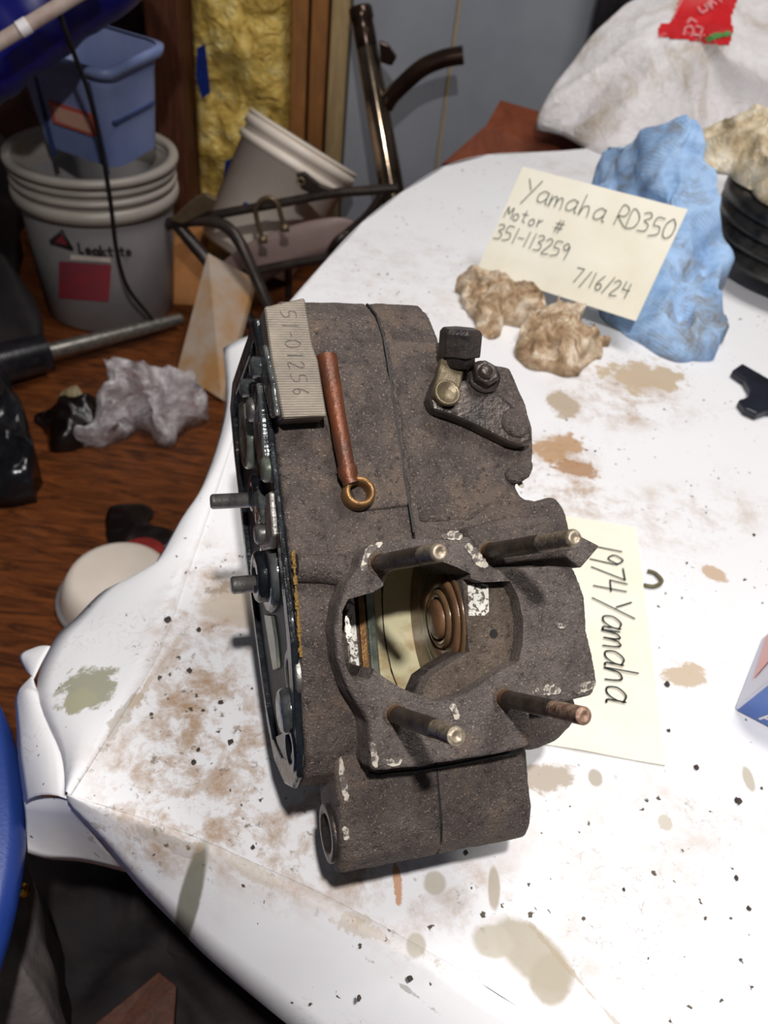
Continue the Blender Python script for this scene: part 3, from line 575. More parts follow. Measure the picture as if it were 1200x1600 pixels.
# number pad
pad_px = [(413, 479), (476, 465), (489, 540), (497, 562), (511, 650), (442, 654), (424, 560)]
q = [ALT(x, y, -3) for x, y in pad_px]
mb = MB().prism([EW(*p) for p in q], -EN_N*.016); po = mb.build('number_pad', 'pad', ENGN)
uv = po.data.uv_layers.new(name='UVMap'); og = WL[po.name]
for lp in po.data.loops:
    c = po.data.vertices[lp.vertex_index].co+og-ENG; uv.data[lp.index].uv = (c.dot(EN_A)*10, c.dot(EN_L)*10)
po.modifiers.new('bevel', 'BEVEL').width = .0008
pn = (EN_N-EN_L*-.175).normalized(); pdir = (EW(*ALT(462, 640, -3))-EW(*ALT(436, 480, -3))).normalized(); pup = pn.cross(pdir)
if pup.dot(EN_A) < 0: pup = -pup
mb = MB(); write(mb, '51-01256', EW(*ALT(437, 484, -3)), pdir, pup, .0085, .0004, pn, .98, .0003); mb.build('stamped_number', 'dark_steel', po)
# banjo pipe
up = 8
pth = [EW(*ALT(x, y, -19+up)) for x, y in ((510, 557), (516, 590), (527, 650), (537, 705), (543, 738))]
bj = MB().tube(pth, [.0058, .0054, .0047, .0046, .0045], 16).build('oil_pipe', 'copper', ENGN)
MB().tube([EW(*ALT(x, y, -19+up)) for x, y in ((542, 730), (544, 742), (546, 750), (549, 757))], [.0052, .0054, .0042, .0045], 16).build('pipe_collar', 'copper', bj)
MB().lathe(EW(*ALT(560, 771, -19+5)), pn, [(.0085, -.005), (.0088, 0), (.0084, .0042), (.0072, .005), (.0058, .0046), (.0052, .0025), (.0052, -.006)], 32).build('banjo_eye', 'brass', bj)
# clutch arm assembly
def Tp(x, y, u): return EW(*ALT(x, y, -19+u))
arm = slab([(676, 640), (671, 622), (680, 596), (690, 578), (712, 585), (742, 596), (780, 612), (812, 640), (830, 664), (836, 690), (818, 698), (796, 692), (748, 668), (722, 656)], 0, -12, T=True, up=11).build('clutch_arm', 'dark_steel', ENGN, bevel=.003, seg=3)
slab([(790, 640), (806, 634), (824, 646), (832, 668), (822, 684), (800, 680), (784, 662)], 0, -10, T=True, up=14).build('arm_boss', 'cast', arm, bevel=.005, seg=3)
MB().prism([Tp(x, y, 15) for x, y in ((690, 558), (728, 562), (722, 600), (714, 632), (692, 634), (677, 618))], -EN_N*.006).build('clevis', 'olive', arm, bevel=.0015)
MB().lathe(Tp(698, 615, 15), pn, [(.0078, 0), (.0078, .0016), (.0066, .0022), (.006, .0012), (0, .0014)], 28).build('pivot_pin', 'olive', arm)
MB().lathe(Tp(755, 590, 12), pn, [(.0098, 0), (.0098, .002), (.0, .002)], 28).build('washer', 'dark_steel', arm)
nt = MB().lathe(Tp(755, 588, 14), pn, [(.0, 0), (.0080, 0), (.0080, .005), (.0066, .0062), (.0, .0062)], 6, smooth=False).build('nut', 'dark_steel', arm, bevel=.0006)
MB().lathe(Tp(756, 584, 19), pn, [(.0042, 0), (.0042, .004), (.003, .0052), (0, .0054)], 20).build('nut_stud', 'dark_steel', nt)
hx = (EN_L*.86+EN_N*.42).normalized()
hb = MB().lathe(Tp(717, 556, 14), hx, [(0, 0), (.0126, 0), (.0126, .013), (.0108, .0155), (0, .016)], 6, smooth=False).build('hex_bolt', 'dark_steel', arm, bevel=.0009)
MB().lathe(Tp(717, 556, 14), -hx, [(.0095, 0), (.0095, .006), (.006, .006), (.006, .018), (0, .018)], 20).build('bolt_collar', 'dark_steel', hb)
# head studs with threads
def stud(bx, by, tip, thr, tl, nb=0.):
    a0, l0 = AL(bx, by, nb); lo, hi = 20., 110.
    for _ in range(40):
        h = (lo+hi)/2; p = EW(a0, l0, h)-CAM; x = 600+F*p.dot(RT)/p.dot(FW)
        if x < tip: lo = h
        else: hi = h
    H = h*.001; o = EW(a0, l0, 0)
    s = MB().lathe(o, EN_N, [(.0040, (nb-4)*.001), (.0043, nb*.001+.004), (.0044, nb*.001+.008), (.0044, H-tl-.002), (.0039, H-tl)], 20).build('stud', 'shank', ENGN)
    pr = []; z = H-tl; p = .00125
    while z < H-.0015:
        pr += [(.0036, z), (.0041, z+p*.5)]; z += p
    pr += [(.0037, z), (.0035, H-.0008), (.0030, H), (.0018, H), (.0012, H-.0008), (0, H-.0010)]
    MB().lathe(o, EN_N, pr, 20).build('thread', thr, s)
    pr = []; z = nb*.001+.0005
    while z < nb*.001+.006: pr += [(.0041, z), (.0046, z+.0006)]; z += .00125
    MB().lathe(o, EN_N, pr, 18).build('root_thread', 'seal', s)
    MB().lathe(o, EN_N, [(.0062, nb*.001+.0002), (.0062, nb*.001+.0006), (.0042, nb*.001+.0008)], 20).build('stud_hole_rim', 'dish', s)
stud(592, 880, 688, 'thread', .019)
stud(762, 862, 899, 'thread', .030, -5)
stud(617, 1116, 714, 'thread', .023)
stud(787, 1091, 914, 'thread_rust', .027)
# scraped bare-metal patches
def scrape(px, n, wd, mat='paint_mark', lift=.0004):
    pts = [EW(*AL(x, y, n), n) for x, y in px]; mb = MB()
    rnd = random.Random(int(px[0][0])); m = []
    sp = smoothpath(pts, 5)
    L = []; R_ = []
    for i, p in enumerate(sp):
        t = (sp[min(i+1, len(sp)-1)]-sp[max(i-1, 0)]).normalized(); sd = EN_N.cross(t)
        wv = wd*.5*(math.sin(math.pi*(i+.3)/(len(sp)-.4))**.5)
        L.append(p+sd*wv*rnd.uniform(.6, 1.15)+EN_N*lift); R_.append(p-sd*wv*rnd.uniform(.6, 1.15)+EN_N*lift)
    mb.loft([L, R_], False); _ = 0; return mb.build('bare_scrape', mat, ENGN)
scrape([(566, 892), (572, 872), (580, 858), (597, 848)], .1, .0045)
scrape([(518, 880), (532, 886), (538, 898)], -19.5, .006)
scrape([(582, 1160), (584, 1180), (588, 1200)], .1, .004); scrape([(596, 1188), (614, 1192), (628, 1186)], .1, .004)
scrape([(836, 1082), (856, 1078), (876, 1078)], .1, .006); scrape([(896, 1080), (914, 1072), (930, 1068)], .1, .006)
scrape([(704, 1096), (710, 1110), (714, 1124)], .1, .0045); scrape([(690, 838), (712, 837), (722, 840)], .1, .005)
scrape([(728, 850), (738, 862), (752, 878), (762, 884)], .1, .006); scrape([(866, 972), (876, 978), (886, 976)], .1, .003)
scrape([(532, 1182), (534, 1210), (540, 1240), (543, 1254)], -25.6, .0036); scrape([(536, 1292), (542, 1302), (538, 1312)], -25.6, .004)
scrape([(792, 742), (806, 748), (818, 762)], -36, .005); scrape([(541, 962), (544, 985), (546, 1005)], .05, .0035, 'white_speck')
# loose black gasket line under the deck flange
MB().tube([EW(*AL(x, y, -21), -21.) for x, y in ((576, 1207), (590, 1211), (612, 1207), (650, 1204), (700, 1196), (760, 1184), (815, 1172))], .0009, 8).build('gasket_edge', 'black_line', ENGN)
# ------------------------------------------------ left face: oily gear side
cx, cy = 60., -95.
face_pr = PL
inner = [(cx+(l-cx)*.90, cy+(n-cy)*.86) for l, n in PL]
fl = MB(); k_ = len(PL)
vs = [EW(AF-.2, l, n) for l, n in PL]+[EW(AF-4, l, n) for l, n in PL]+[EW(AF-4, l, n) for l, n in inner]+[EW(AF-.2, l, n) for l, n in inner]
fl.add(vs, [(r*k_+i, r*k_+(i+1) % k_, ((r+1) % 4)*k_+(i+1) % k_, ((r+1) % 4)*k_+i) for r in range(4) for i in range(k_)])
ff = fl.build('side_flange', 'oil', ENGN, bevel=.0012)
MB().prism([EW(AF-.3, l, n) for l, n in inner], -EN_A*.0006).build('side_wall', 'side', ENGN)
def disc(x, y, r, h, mat, name, hole=0, a=AF, rim=.0015):
    l, n = LN(x, y, a-h); o = EW(a, l, n); H = h*.001; r *= .001
    pr = [(r, 0), (r, H-rim), (r-rim, H), (hole*.001, H)] + ([(hole*.001, H-.004), (0, H-.004)] if hole else [])
    return MB().lathe(o, -EN_A, pr, 32).build(name, mat, ENGN)
def plate(px, h0, h1, mat, name):
    q = [LN(x, y, AF-h1) for x, y in px]; return MB().prism([EW(AF-h1, l, n) for l, n in q], EN_A*((h1-h0)*.001)).build(name, mat, ENGN, bevel=.0012)
def disc_ln(l, n, r, h, mat, name, hole=0, rim=.0015):
    H = h*.001; r *= .001; pr = [(r, 0), (r, H-rim), (r-rim, H), (hole*.001, H)]+([(hole*.001, H-.004), (0, H-.004)] if hole else [])
    return MB().lathe(EW(AF, l, n), -EN_A, pr, 36).build(name, mat, ENGN)
disc_ln(36, -72, 21, 5, 'oil_grey', 'gear_disc', 8); disc_ln(36, -84, 15, 9, 'oil', 'gear_hub', 6)
disc(453, 1055, 14, 3, 'steel', 'bearing_ring', 9, rim=.001); disc(437, 1112, 12, 8, 'oil_grey', 'bolt_head'); disc(452, 1170, 13, 5, 'oil', 'bearing_ring', 8)
disc(375, 606, 5.5, 9, 'oil_grey', 'bolt_head'); disc(398, 835, 6, 10, 'steel', 'bolt_head'); disc(408, 734, 7, 8, 'oil_green', 'bolt_head'); disc(391, 574, 6, 9, 'oil_grey', 'bolt_head')
disc(380, 690, 17, 6, 'oil_green', 'gear_disc', 6); disc(402, 664, 12, 5, 'oil_grey', 'gear_disc', 5); disc(392, 770, 11, 7, 'oil', 'gear_disc', 4); disc(398, 620, 9, 6, 'oil', 'gear_disc', 3); disc(386, 640, 7, 9, 'steel', 'bolt_head'); disc(420, 800, 7, 5, 'oil', 'gear_disc', 3)
plate([(392, 600), (401, 598), (406, 650), (412, 725), (404, 730), (396, 680)], 2, 6, 'oil_grey', 'shift_plate')
plate([(372, 630), (380, 626), (386, 690), (384, 730), (376, 720)], 2, 6, 'oil_green', 'shift_plate')
plate([(414, 772), (420, 768), (425, 838), (422, 858), (408, 862), (404, 850), (414, 838)], 2, 6, 'steel', 'shift_plate')
plate([(396, 768), (402, 766), (408, 818), (400, 824), (394, 800)], 2, 7, 'oil_grey', 'shift_plate')
plate([(404, 540), (411, 538), (424, 600), (430, 650), (422, 654), (412, 610)], 1, 4, 'oil_grey', 'casting_web')
plate([(412, 960), (424, 962), (430, 1000), (434, 1044), (426, 1048), (420, 1010)], 1, 3, 'oil_green', 'casting_web')
plate([(430, 1150), (448, 1142), (456, 1180), (452, 1208), (440, 1196)], 1, 3, 'oil', 'casting_web')
for (x0, y0, x1, y1, r, col) in ((392, 781, 329, 784, .0046, 'steel'), (408, 911, 361, 914, .0052, 'steel')):
    l, n = LN(x0, y0, AF-4); lo, hi = 4., 120.
    for _ in range(40):
        h = (lo+hi)/2; p = EW(AF-h, l, n)-CAM; x = 600+F*p.dot(RT)/p.dot(FW)
        if x > x1: lo = h
        else: hi = h
    H = h*.001
    MB().lathe(EW(AF, l, n), -EN_A, [(r*1.5, 0), (r*1.5, .004), (r, .0045), (r, H-.001), (r-.001, H), (0, H)], 24).build('shaft', 'steel', ENGN)
rnd = random.Random(5)
for k in range(26):
    y = 868+k*6.2; p = EW(AF-.2, *LN(447+(y-868)*.155, y, AF-.2)); p = EW(AF+.6, (p-ENG).dot(EN_L)*1000, -19.6-rnd.uniform(0, 1.0))
    MB().box(p, EN_A*rnd.uniform(.0003, .0012), EN_L*rnd.uniform(.0008, .0018), EN_N*.0007).build('gasket_flake', 'gold_gasket', ENGN)
# ridge running into the deck from the gear side
MB().tube([EW(*AL(x, y, -25), -25) for x, y in ((462, 888), (500, 889), (548, 892))], [.0075, .0075, .009], 20).build('casting_ridge', 'cast', ENGN)

# ================================================================== things lying on the paper
def sheet(name, c, label, th=.0006):
    """c: four corners, top-left, top-right, bottom-right, bottom-left"""
    c = [Vector(p) for p in c]; nr = (c[1]-c[0]).cross(c[3]-c[0]).normalized()
    if nr.z < 0: nr = -nr
    t = thing(name, label, 'paper', (sum((p.x for p in c))/4, sum((p.y for p in c))/4, min(p.z for p in c)))
    rows = [[c[0].lerp(c[1], i/14).lerp(c[3].lerp(c[2], i/14), j/10)+nr*.0012*noise.noise(Vector((i*.3, j*.3, 5))) for i in range(15)] for j in range(11)]
    MB().loft(rows, False).build('sheet', 'sheet', t, solid=th)
    return t, c, (c[1]-c[0]).normalized(), (c[0]-c[3]).normalized(), nr
t, c, ux, uy, nr = sheet('note_sheet', [(.1179, 1.0914, .5331), (.3043, .983, .5461), (.2642, .9013, .4397), (.0778, 1.0097, .4267)], 'cream note sheet with four lines of handwriting, leaning on the blue cloth')
mb = MB()
write(mb, 'Yamaha', c[0]+ux*.016-uy*.038, ux, uy, .026, .0011, nr, .80, .0018, .08)
write(mb, 'RD350', c[0]+ux*.140-uy*.040, ux, uy, .024, .0011, nr, .68, .0018, .08)
write(mb, 'Motor', c[0]+ux*.004-uy*.068, ux, uy, .017, .0011, nr, .74, .0018, .06); write(mb, '#', c[0]+ux*.074-uy*.068, ux, uy, .018, .0011, nr, .9, .0018)
write(mb, '351-113259', c[0]+ux*.002-uy*.096, ux, uy, .020, .0011, nr, .66, .0018, .06)
write(mb, '7/16/24', c[0]+ux*.122-uy*.120, ux, uy, .019, .0011, nr, .72, .0018, .05)
mb.build('handwriting', 'ink', t)
z_ = TZ+.0012
cc = [PZ(925, 832, z_), PZ(994, 824, z_), PZ(1040, 1196, z_)]; cc.append(cc[0]+cc[2]-cc[1])
e = (cc[2]-cc[1]).normalized(); wdir = Vector((e.y, -e.x, 0)); wdir = wdir if wdir.x < 0 else -wdir
c4 = [cc[1]+wdir*.14, cc[1], cc[2], cc[2]+wdir*.14]
t, c, ux, uy, nr = sheet('name_sheet', c4, 'cream sheet with large sideways handwriting, pinned under the right of the engine')
mb = MB(); tx = e; ty = -wdir
write(mb, '1974', cc[1]+e*.030-ty*.044, tx, ty, .029, .0014, nr, .62, .0018, .05)
write(mb, 'Yamaha', cc[1]+e*.098-ty*.038, tx, ty, .026, .0014, nr, .74, .0018, .05)
write(mb, 'Enduro', cc[1]+e*.042-ty*.083, tx, ty, .028, .0014, nr, .62, .0018, .05)
mb.build('handwriting', 'ink', t)
# blue cloth
o = lump([PZ(925, 268, .47), PZ(975, 225, .53), PZ(1040, 192, .575), PZ(1086, 202, .575), PZ(1104, 262, .545), PZ(1122, 330, .51), PZ(1141, 408, .46), PZ(1118, 466, .44), PZ(1140, 512, .42), PZ(1100, 552, .41), PZ(1060, 560, .405), PZ(1010, 530, .41), PZ(950, 490, .405), PZ(900, 400, .42)], .49, TZ, .026, 19, 3, 34, 1.3, 9).build('shop_towel', 'cloth')
tag(o, 'crumpled light blue shop towel behind the leaning note sheet', 'cloth')
# rags in front of the note
o = lump([PZ(716, 448, .41), PZ(735, 425, .43), PZ(775, 425, .44), PZ(818, 446, .44), PZ(850, 466, .43), PZ(838, 492, .42), PZ(800, 496, .41), PZ(772, 522, .405), PZ(742, 502, .405)], .432, TZ, .019, 40, 11, 24, 1.5, 10).build('oily_rag', 'rag')
tag(o, 'small brown oil-soaked rag at the lower left corner of the note', 'rag', 'oily rags')
o = lump([PZ(818, 505, .42), PZ(850, 480, .435), PZ(880, 468, .44), PZ(908, 478, .435), PZ(914, 512, .425), PZ(956, 528, .41), PZ(930, 556, .405), PZ(905, 580, .405), PZ(860, 580, .405), PZ(820, 566, .405), PZ(806, 540, .408)], .432, TZ, .019, 40, 23, 24, 1.5, 10).build('oily_rag', 'rag')
tag(o, 'brown oil-soaked rag with a pointed right end, nearest the engine', 'rag', 'oily rags')
# big black drum with crumpled paper on top
dc = PZ(1105, 300, TZ); dc = Vector((.55, 1.17, TZ)); DS = 1.0
dr = thing('brake_drum', 'black ribbed metal drum standing at the right edge beside the blue towel', 'drum', dc)
MB().lathe(dc, (0, 0, 1), [(r*DS, h*DS) for r, h in [(0, .0), (.060, .0), (.070, .004), (.072, .016), (.066, .020), (.055, .022)]], 48).build('foot', 'tan_metal', dr)
MB().lathe(dc, (0, 0, 1), [(r*DS, h*DS) for r, h in [(.05, .022), (.118, .028), (.136, .034), (.140, .040), (.140, .050), (.133, .052), (.133, .058), (.142, .061), (.142, .072), (.134, .075), (.134, .080), (.143, .083), (.143, .094), (.136, .097), (.136, .101), (.144, .104), (.143, .118), (.138, .124), (.120, .126), (.112, .116), (0, .112)]], 64).build('drum_shell', 'drum_groove', dr)
for k in range(6):
    an = k*math.pi/3+.4; p = dc+Vector((math.cos(an)*.095, math.sin(an)*.095, .112))*DS; MB().lathe(p, (0, 0, 1), [(.009, 0), (.009, .007), (.007, .009), (0, .009)], 6, smooth=False).build('bolt', 'black_rubber', dr)
zt = TZ+.128
o = lump([PZ(1086, 225, zt+.012), PZ(1102, 202, zt+.03), PZ(1150, 186, zt+.055), PZ(1200, 168, zt+.075), PZ(1270, 180, zt+.07), PZ(1300, 250, zt+.04), PZ(1240, 320, zt+.004), PZ(1195, 312, zt+.004), PZ(1168, 292, zt+.004), PZ(1150, 272, zt+.004), PZ(1105, 264, zt+.004), PZ(1086, 250, zt+.004)], zt+.05, zt, .026, 20, 5, 26, 1.6, 9).build('crumpled_paper', 'rag2')
tag(o, 'dirty cream crumpled paper heaped on top of the black drum', 'paper')
# white carrier bag at the back
o = lump([PY(838, 188, 1.70), PY(855, 150, 1.74), PY(890, 100, 1.78), PY(930, 52, 1.82), PY(985, 6, 1.86), PY(1060, -45, 1.90), PY(1200, -70, 1.90), PY(1330, -10, 1.84), PY(1370, 100, 1.72), PY(1300, 205, 1.62), PZ(1150, 238, .41), PZ(1040, 240, .41), PZ(965, 240, .41), PZ(920, 224, .41), PZ(880, 202, .412)], .585, TZ, .020, 7, 8, 26, 1.7).build('carrier_bag', 'bag')
bagm = o; tag(o, 'large white plastic carrier bag with a red printed emblem, behind the blue towel', 'bag')
# emblem on the bag: follows the bag's own surface
from mathutils.bvhtree import BVHTree
def on_surface(ob, polys, name, mat, parent, step=4, lift=.002):
    """print a flat shape on the surface of ob: image-outline polygon is sampled to a grid and dropped onto the mesh"""
    me = ob.data; og = WL[ob.name]
    bv = BVHTree.FromPolygons([v.co+og for v in me.vertices], [tuple(p.vertices) for p in me.polygons])
    mb = MB()
    for poly in polys:
        xs = [p[0] for p in poly]; ys = [p[1] for p in poly]
        def inside(x, y):
            c_ = False; j = len(poly)-1
            for i in range(len(poly)):
                if (poly[i][1] > y) != (poly[j][1] > y) and x < (poly[j][0]-poly[i][0])*(y-poly[i][1])/(poly[j][1]-poly[i][1])+poly[i][0]: c_ = not c_
                j = i
            return c_
        cache = {}
        def hit(x, y):
            if (x, y) not in cache:
                d = ray(x, y).normalized(); h = bv.ray_cast(CAM, d); cache[(x, y)] = None if h[0] is None else h[0]+(h[1] if h[1].dot(d) < 0 else -h[1])*lift
            return cache[(x, y)]
        y = min(ys)
        while y < max(ys):
            x = min(xs)
            while x < max(xs):
                if inside(x+step/2, y+step/2):
                    q = [hit(x, y), hit(x+step, y), hit(x+step, y+step), hit(x, y+step)]
                    if all(q) and max((q[0]-k_).length for k_ in q) < .05: mb.add(q, [(0, 1, 2, 3)])
                x += step
            y += step
    return mb.build(name, mat, parent) if mb.v else None
on_surface(bagm, [[(1028, 60), (1030, 40), (1048, 36), (1062, 0), (1080, -40), (1170, -40), (1150, 5), (1140, 32), (1146, 45), (1138, 72), (1080, 64), (1040, 60)]], 'printed_emblem', 'red', bagm, 3)
on_surface(bagm, [[(1104, 56), (1140, 52), (1142, 58), (1106, 64)]], 'printed_stripe', 'green', bagm, 2, .004)
strokes = []
def sk(pts, w=3.2):
    for (xa, ya), (xb, yb) in zip(pts[:-1], pts[1:]):
        d = math.hypot(xb-xa, yb-ya) or 1; nx, ny = -(yb-ya)/d*w/2, (xb-xa)/d*w/2
        strokes.append([(xa+nx, ya+ny), (xb+nx, yb+ny), (xb-nx, yb-ny), (xa-nx, ya-ny)])
sk([(1090, 14), (1096, 24), (1106, 18), (1100, 10)]); sk([(1104, 6), (1112, 18), (1108, 2), (1118, 10)]); sk([(1116, -4), (1126, 6)]); sk([(1122, -10), (1132, 0), (1142, -8)])
sk([(1066, 58), (1070, 46), (1078, 44), (1084, 52), (1078, 58)]); sk([(1086, 44), (1098, 48), (1094, 60)]); sk([(1050, 34), (1058, 14), (1070, -10)], 2); sk([(1088, 38), (1078, 32), (1072, 40)])
for st in strokes: on_surface(bagm, [st], 'printed_stroke', 'pink_print', bagm, 1.2, .0045)
# black gasket bit and printed box at the right edge
gp = [(1144, 578), (1160, 567), (1200, 590), (1240, 610), (1240, 640), (1200, 640), (1183, 646), (1165, 638), (1154, 624), (1168, 620), (1172, 606), (1164, 592)]
o = MB().prism([PZ(x, y, TZ+.010) for x, y in gp], (0, 0, -.009)).build('gasket_piece', 'gasket', bevel=.002); tag(o, 'small black notched gasket piece lying at the right edge of the paper', 'gasket')
V = PZ(1147, 1108, TZ); e1 = Vector((math.cos(math.radians(-28)), math.sin(math.radians(-28)), 0)); e2 = Vector((-e1.y, e1.x, 0))
bx = thing('printed_box', 'blue and white printed box with white lettering, cut off by the right edge', 'box', V+e1*.06+e2*.04)
up_ = Vector((.12, -.16, 1)).normalized()*.05
MB().prism([V+Vector((0, 0, .0006)), V+e1*.12, V+e1*.12+e2*.085, V+e2*.085], up_).build('carton', 'box_white', bx, bevel=.0015)
MB().prism([V-e2*.0004+up_*.03+e1*.002, V-e2*.0004+e1*.119+up_*.03, V-e2*.0004+e1*.119+up_*.97, V-e2*.0004+up_*.97+e1*.002], -e2*.0004).build('front_print', 'box_blue', bx)
sd = -e1*.0006
MB().prism([V+sd+e2*.022+up_*.35, V+sd+e2*.078+up_*.2, V+sd+e2*.078+up_*.8, V+sd+e2*.035+up_*.85], sd*.5).build('side_print', 'box_red', bx)
mb = MB(); write(mb, 'FRE', V-e2*.0009+e1*.016+up_.normalized()*.005, e1, (up_.normalized()+e1*.25), .008, .0018, -e2, 1.0, .0003); mb.build('lettering', 'white_print', bx)
# dirt chips, one by one
chips = [(1042, 1070, 6), (1088, 1200, 6), (1153, 1252, 7), (1150, 1372, 4), (1045, 1142, 4), (900, 1155, 4), (728, 1332, 4), (1190, 1232, 3), (975, 1390, 3), (1170, 1420, 4), (1178, 836, 4), (1073, 880, 3), (310, 1172, 4), (303, 1192, 5), (360, 1160, 6), (345, 1098, 5), (310, 985, 6), (262, 970, 8), (296, 1048, 6), (395, 1325, 4), (930, 705, 3), (1038, 640, 3), (880, 560, 3), (640, 1530, 5), (560, 1560, 4)]
wds = ['just right of the name sheet', 'below the name sheet', 'near the right edge below the box', 'low at the right edge', 'between name sheet and box', 'beside the rusty stud', 'below the front mount', 'under the printed box', 'right of the big grey oil stain', 'lowest at the right edge', 'above the box by the right edge', 'right of the top of the name sheet', 'left of the gear side', 'paired with another left of the gear side', 'nearest the pointed end of the gear side', 'left of the lower gear side', 'below the lower shaft', 'farthest left on the dirty crease', 'midway between crease and gear side', 'below and left of the front mount', 'right of the clutch arm', 'between clutch arm and towel', 'under the pointed rag', 'on the front crease', 'on the smooth front overhang']
for i, (x, y, r) in enumerate(chips):
    p = PZ(x, y, TZ); R_ = r*.00036; rnd = random.Random(i); m = 7; vs = []
    for h, q in ((0, 1), (.5, .9), (1, .35)):
        vs += [p+Vector((math.cos(k*2*math.pi/m)*R_*q*rnd.uniform(.5, 1.3), math.sin(k*2*math.pi/m)*R_*q*rnd.uniform(.6, 1.6), h*R_*.8+.0003)) for k in range(m)]
    fs = [(j*m+k, j*m+(k+1) % m, (j+1)*m+(k+1) % m, (j+1)*m+k) for j in range(2) for k in range(m)]+[tuple(range(2*m, 3*m)), tuple(range(m))[::-1]]
    tag(MB().add(vs, fs).build('dirt_chip', 'chip'), 'dark crumb of dirt on the white paper, '+wds[i], 'dirt', 'crumbs of dirt on the paper')
lp = [PZ(1012, 892, TZ+.002), PZ(1024, 896, TZ+.002), PZ(1034, 908, TZ+.003), PZ(1022, 916, TZ+.002), PZ(1006, 914, TZ+.002)]
tag(MB().tube(smoothpath(lp, 6), .0017, 10).build('rubber_loop', 'twine'), 'short bent olive rubber loop beside the name sheet', 'rubber band')

# ================================================================== background, left to right
bc_ = PZ(140, 522, 0)+Vector((.0, .132, 0)); bc_.z = 0
bk = thing('plastic_bucket', 'tall white plastic bucket with faded red label, holding the blue tote', 'bucket', bc_)
MB().lathe(bc_, (0, 0, 1), [(0, .004), (.122, .0), (.128, .006), (.143, .25), (.1425, .252), (.139, .252), (.124, .01), (0, .008)], 64).build('bucket_body', 'bucket', bk)
for h, r, q in ((.243, .152, .012), (.268, .150, .006), (.287, .150, .006), (.305, .155, .007)):
    MB().lathe(bc_, (0, 0, 1), [(.143, h-q), (r, h-q), (r+.002, h), (r, h+q), (.146, h+q), (.140, h+q), (.140, h-q)], 64).build('rim_band', 'bucket_rim', bk)
MB().lathe(bc_, (0, 0, 1), [(.143, .24), (.1455, .31), (.1405, .31), (.139, .24)], 64).build('rim_wall', 'bucket_rim', bk)
def on_bucket(x, y, ex=.0012):
    # direction from the bucket axis to the point of its wall seen there
    d = ray(x, y); lo = None
    ox, oy = CAM.x-bc_.x, CAM.y-bc_.y
    t = .5
    for _ in range(30):
        z = CAM.z+d.z*t; r = .128+(.015)*min(max(z, 0), .25)/.25+ex+.0006
        A_ = d.x*d.x+d.y*d.y; B_ = 2*(ox*d.x+oy*d.y); C_ = ox*ox+oy*oy-r*r; D_ = B_*B_-4*A_*C_
        if D_ < 0: return CAM+d*t
        t = (-B_-math.sqrt(D_))/(2*A_)
    return CAM+d*t
def bucket_patch(px, name, mat, parent, ex=.0012, n=8):
    (a, b, c, d) = px; rows = [[on_bucket((a[0]+(b[0]-a[0])*i/n)*(1-j/n)+(d[0]+(c[0]-d[0])*i/n)*j/n, (a[1]+(b[1]-a[1])*i/n)*(1-j/n)+(d[1]+(c[1]-d[1])*i/n)*j/n, ex) for i in range(n+1)] for j in range(n+1)]
    return MB().loft(rows).build(name, mat, parent)
lb = bucket_patch([(92, 408), (174, 414), (170, 472), (91, 466)], 'label', 'label_red', bk)
bucket_patch([(110, 398), (172, 403), (173, 410), (110, 406)], 'label_strip', 'label_white', lb, .002)
mb = MB(); pts = [(80, 378), (97, 362), (112, 388), (80, 378)]
mb.tube([on_bucket(x, y, .0016) for x, y in pts], .0045, 6); mb.build('triangle_logo', 'label_dark', lb)
mb = MB(); mb.add([on_bucket(x, y, .0014) for x, y in ((84, 377), (97, 366), (109, 385))], [(0, 1, 2)]); mb.build('logo_fill', 'label_red', lb)
mb = MB(); c0 = on_bucket(124, 393, .003); c1 = on_bucket(196, 398, .003); ux = (c1-c0).normalized()
write(mb, 'Leaktite', c0, ux, Vector((0, 0, 1)), .017, .005, Vector((-.2, -1, .1)), .80, .001, surf=lambda p: (lambda q: Vector((bc_.x+q.x*.1445/q.length, bc_.y+q.y*.1445/q.length, p.z)))(Vector((p.x-bc_.x, p.y-bc_.y, 0)))); mb.build('maker_name', 'label_dark', lb)
# blue tote standing in the bucket, tilted
to = thing('storage_tote', 'blue-grey plastic tote with an orange-edged label, tilted in the white bucket', 'tote', bc_+Vector((0, 0, .27)))
tx_ = Vector((.93, -.36, -.03)).normalized(); ty_ = Vector((.36, .93, .10)); ty_ = (ty_-tx_*ty_.dot(tx_)).normalized(); tz_ = tx_.cross(ty_)
tc = PY(180, 266, 1.47)-tx_*.083+ty_*.064+tz_*.042
def TP(x, y, z): return tc+tx_*(x*1.02)+ty_*(y*.85)+tz_*(z*.80)
def tote_ring(w, d, z, r=.03, n=5):
    out = []
    for (sx, sy, a0) in ((1, 1, 0), (-1, 1, 90), (-1, -1, 180), (1, -1, 270)):
        for k in range(n+1):
            an = math.radians(a0+90*k/n); out.append(TP(sx*(w-r)+math.cos(an)*r, sy*(d-r)+math.sin(an)*r, z))
    return out
def ringloft(rs):
    rows = [r+[r[0]] for r in rs]; return MB().loft(rows)
mb = ringloft([tote_ring(.086, .076, -.05), tote_ring(.098, .086, .12), tote_ring(.104, .090, .165), tote_ring(.100, .086, .165), tote_ring(.082, .072, -.045)])
mb.add(tote_ring(.086, .076, -.05), [tuple(range(24))]); mb.build('tote_body', 'tote', to)
ringloft([tote_ring(.102, .089, .150), tote_ring(.112, .098, .150), tote_ring(.114, .100, .168), tote_ring(.104, .090, .170)]).build('tote_rim', 'tote', to)
for xx in (-.052, .066): MB().box(TP(xx, -.0815, .04), tx_*.0022, ty_*.005, tz_*.085).build('rib', 'tote_line', to)
MB().box(TP(.0945, -.01, .055), tx_*.004, ty_*.055, tz_*.0018).build('rib', 'tote_line', to)
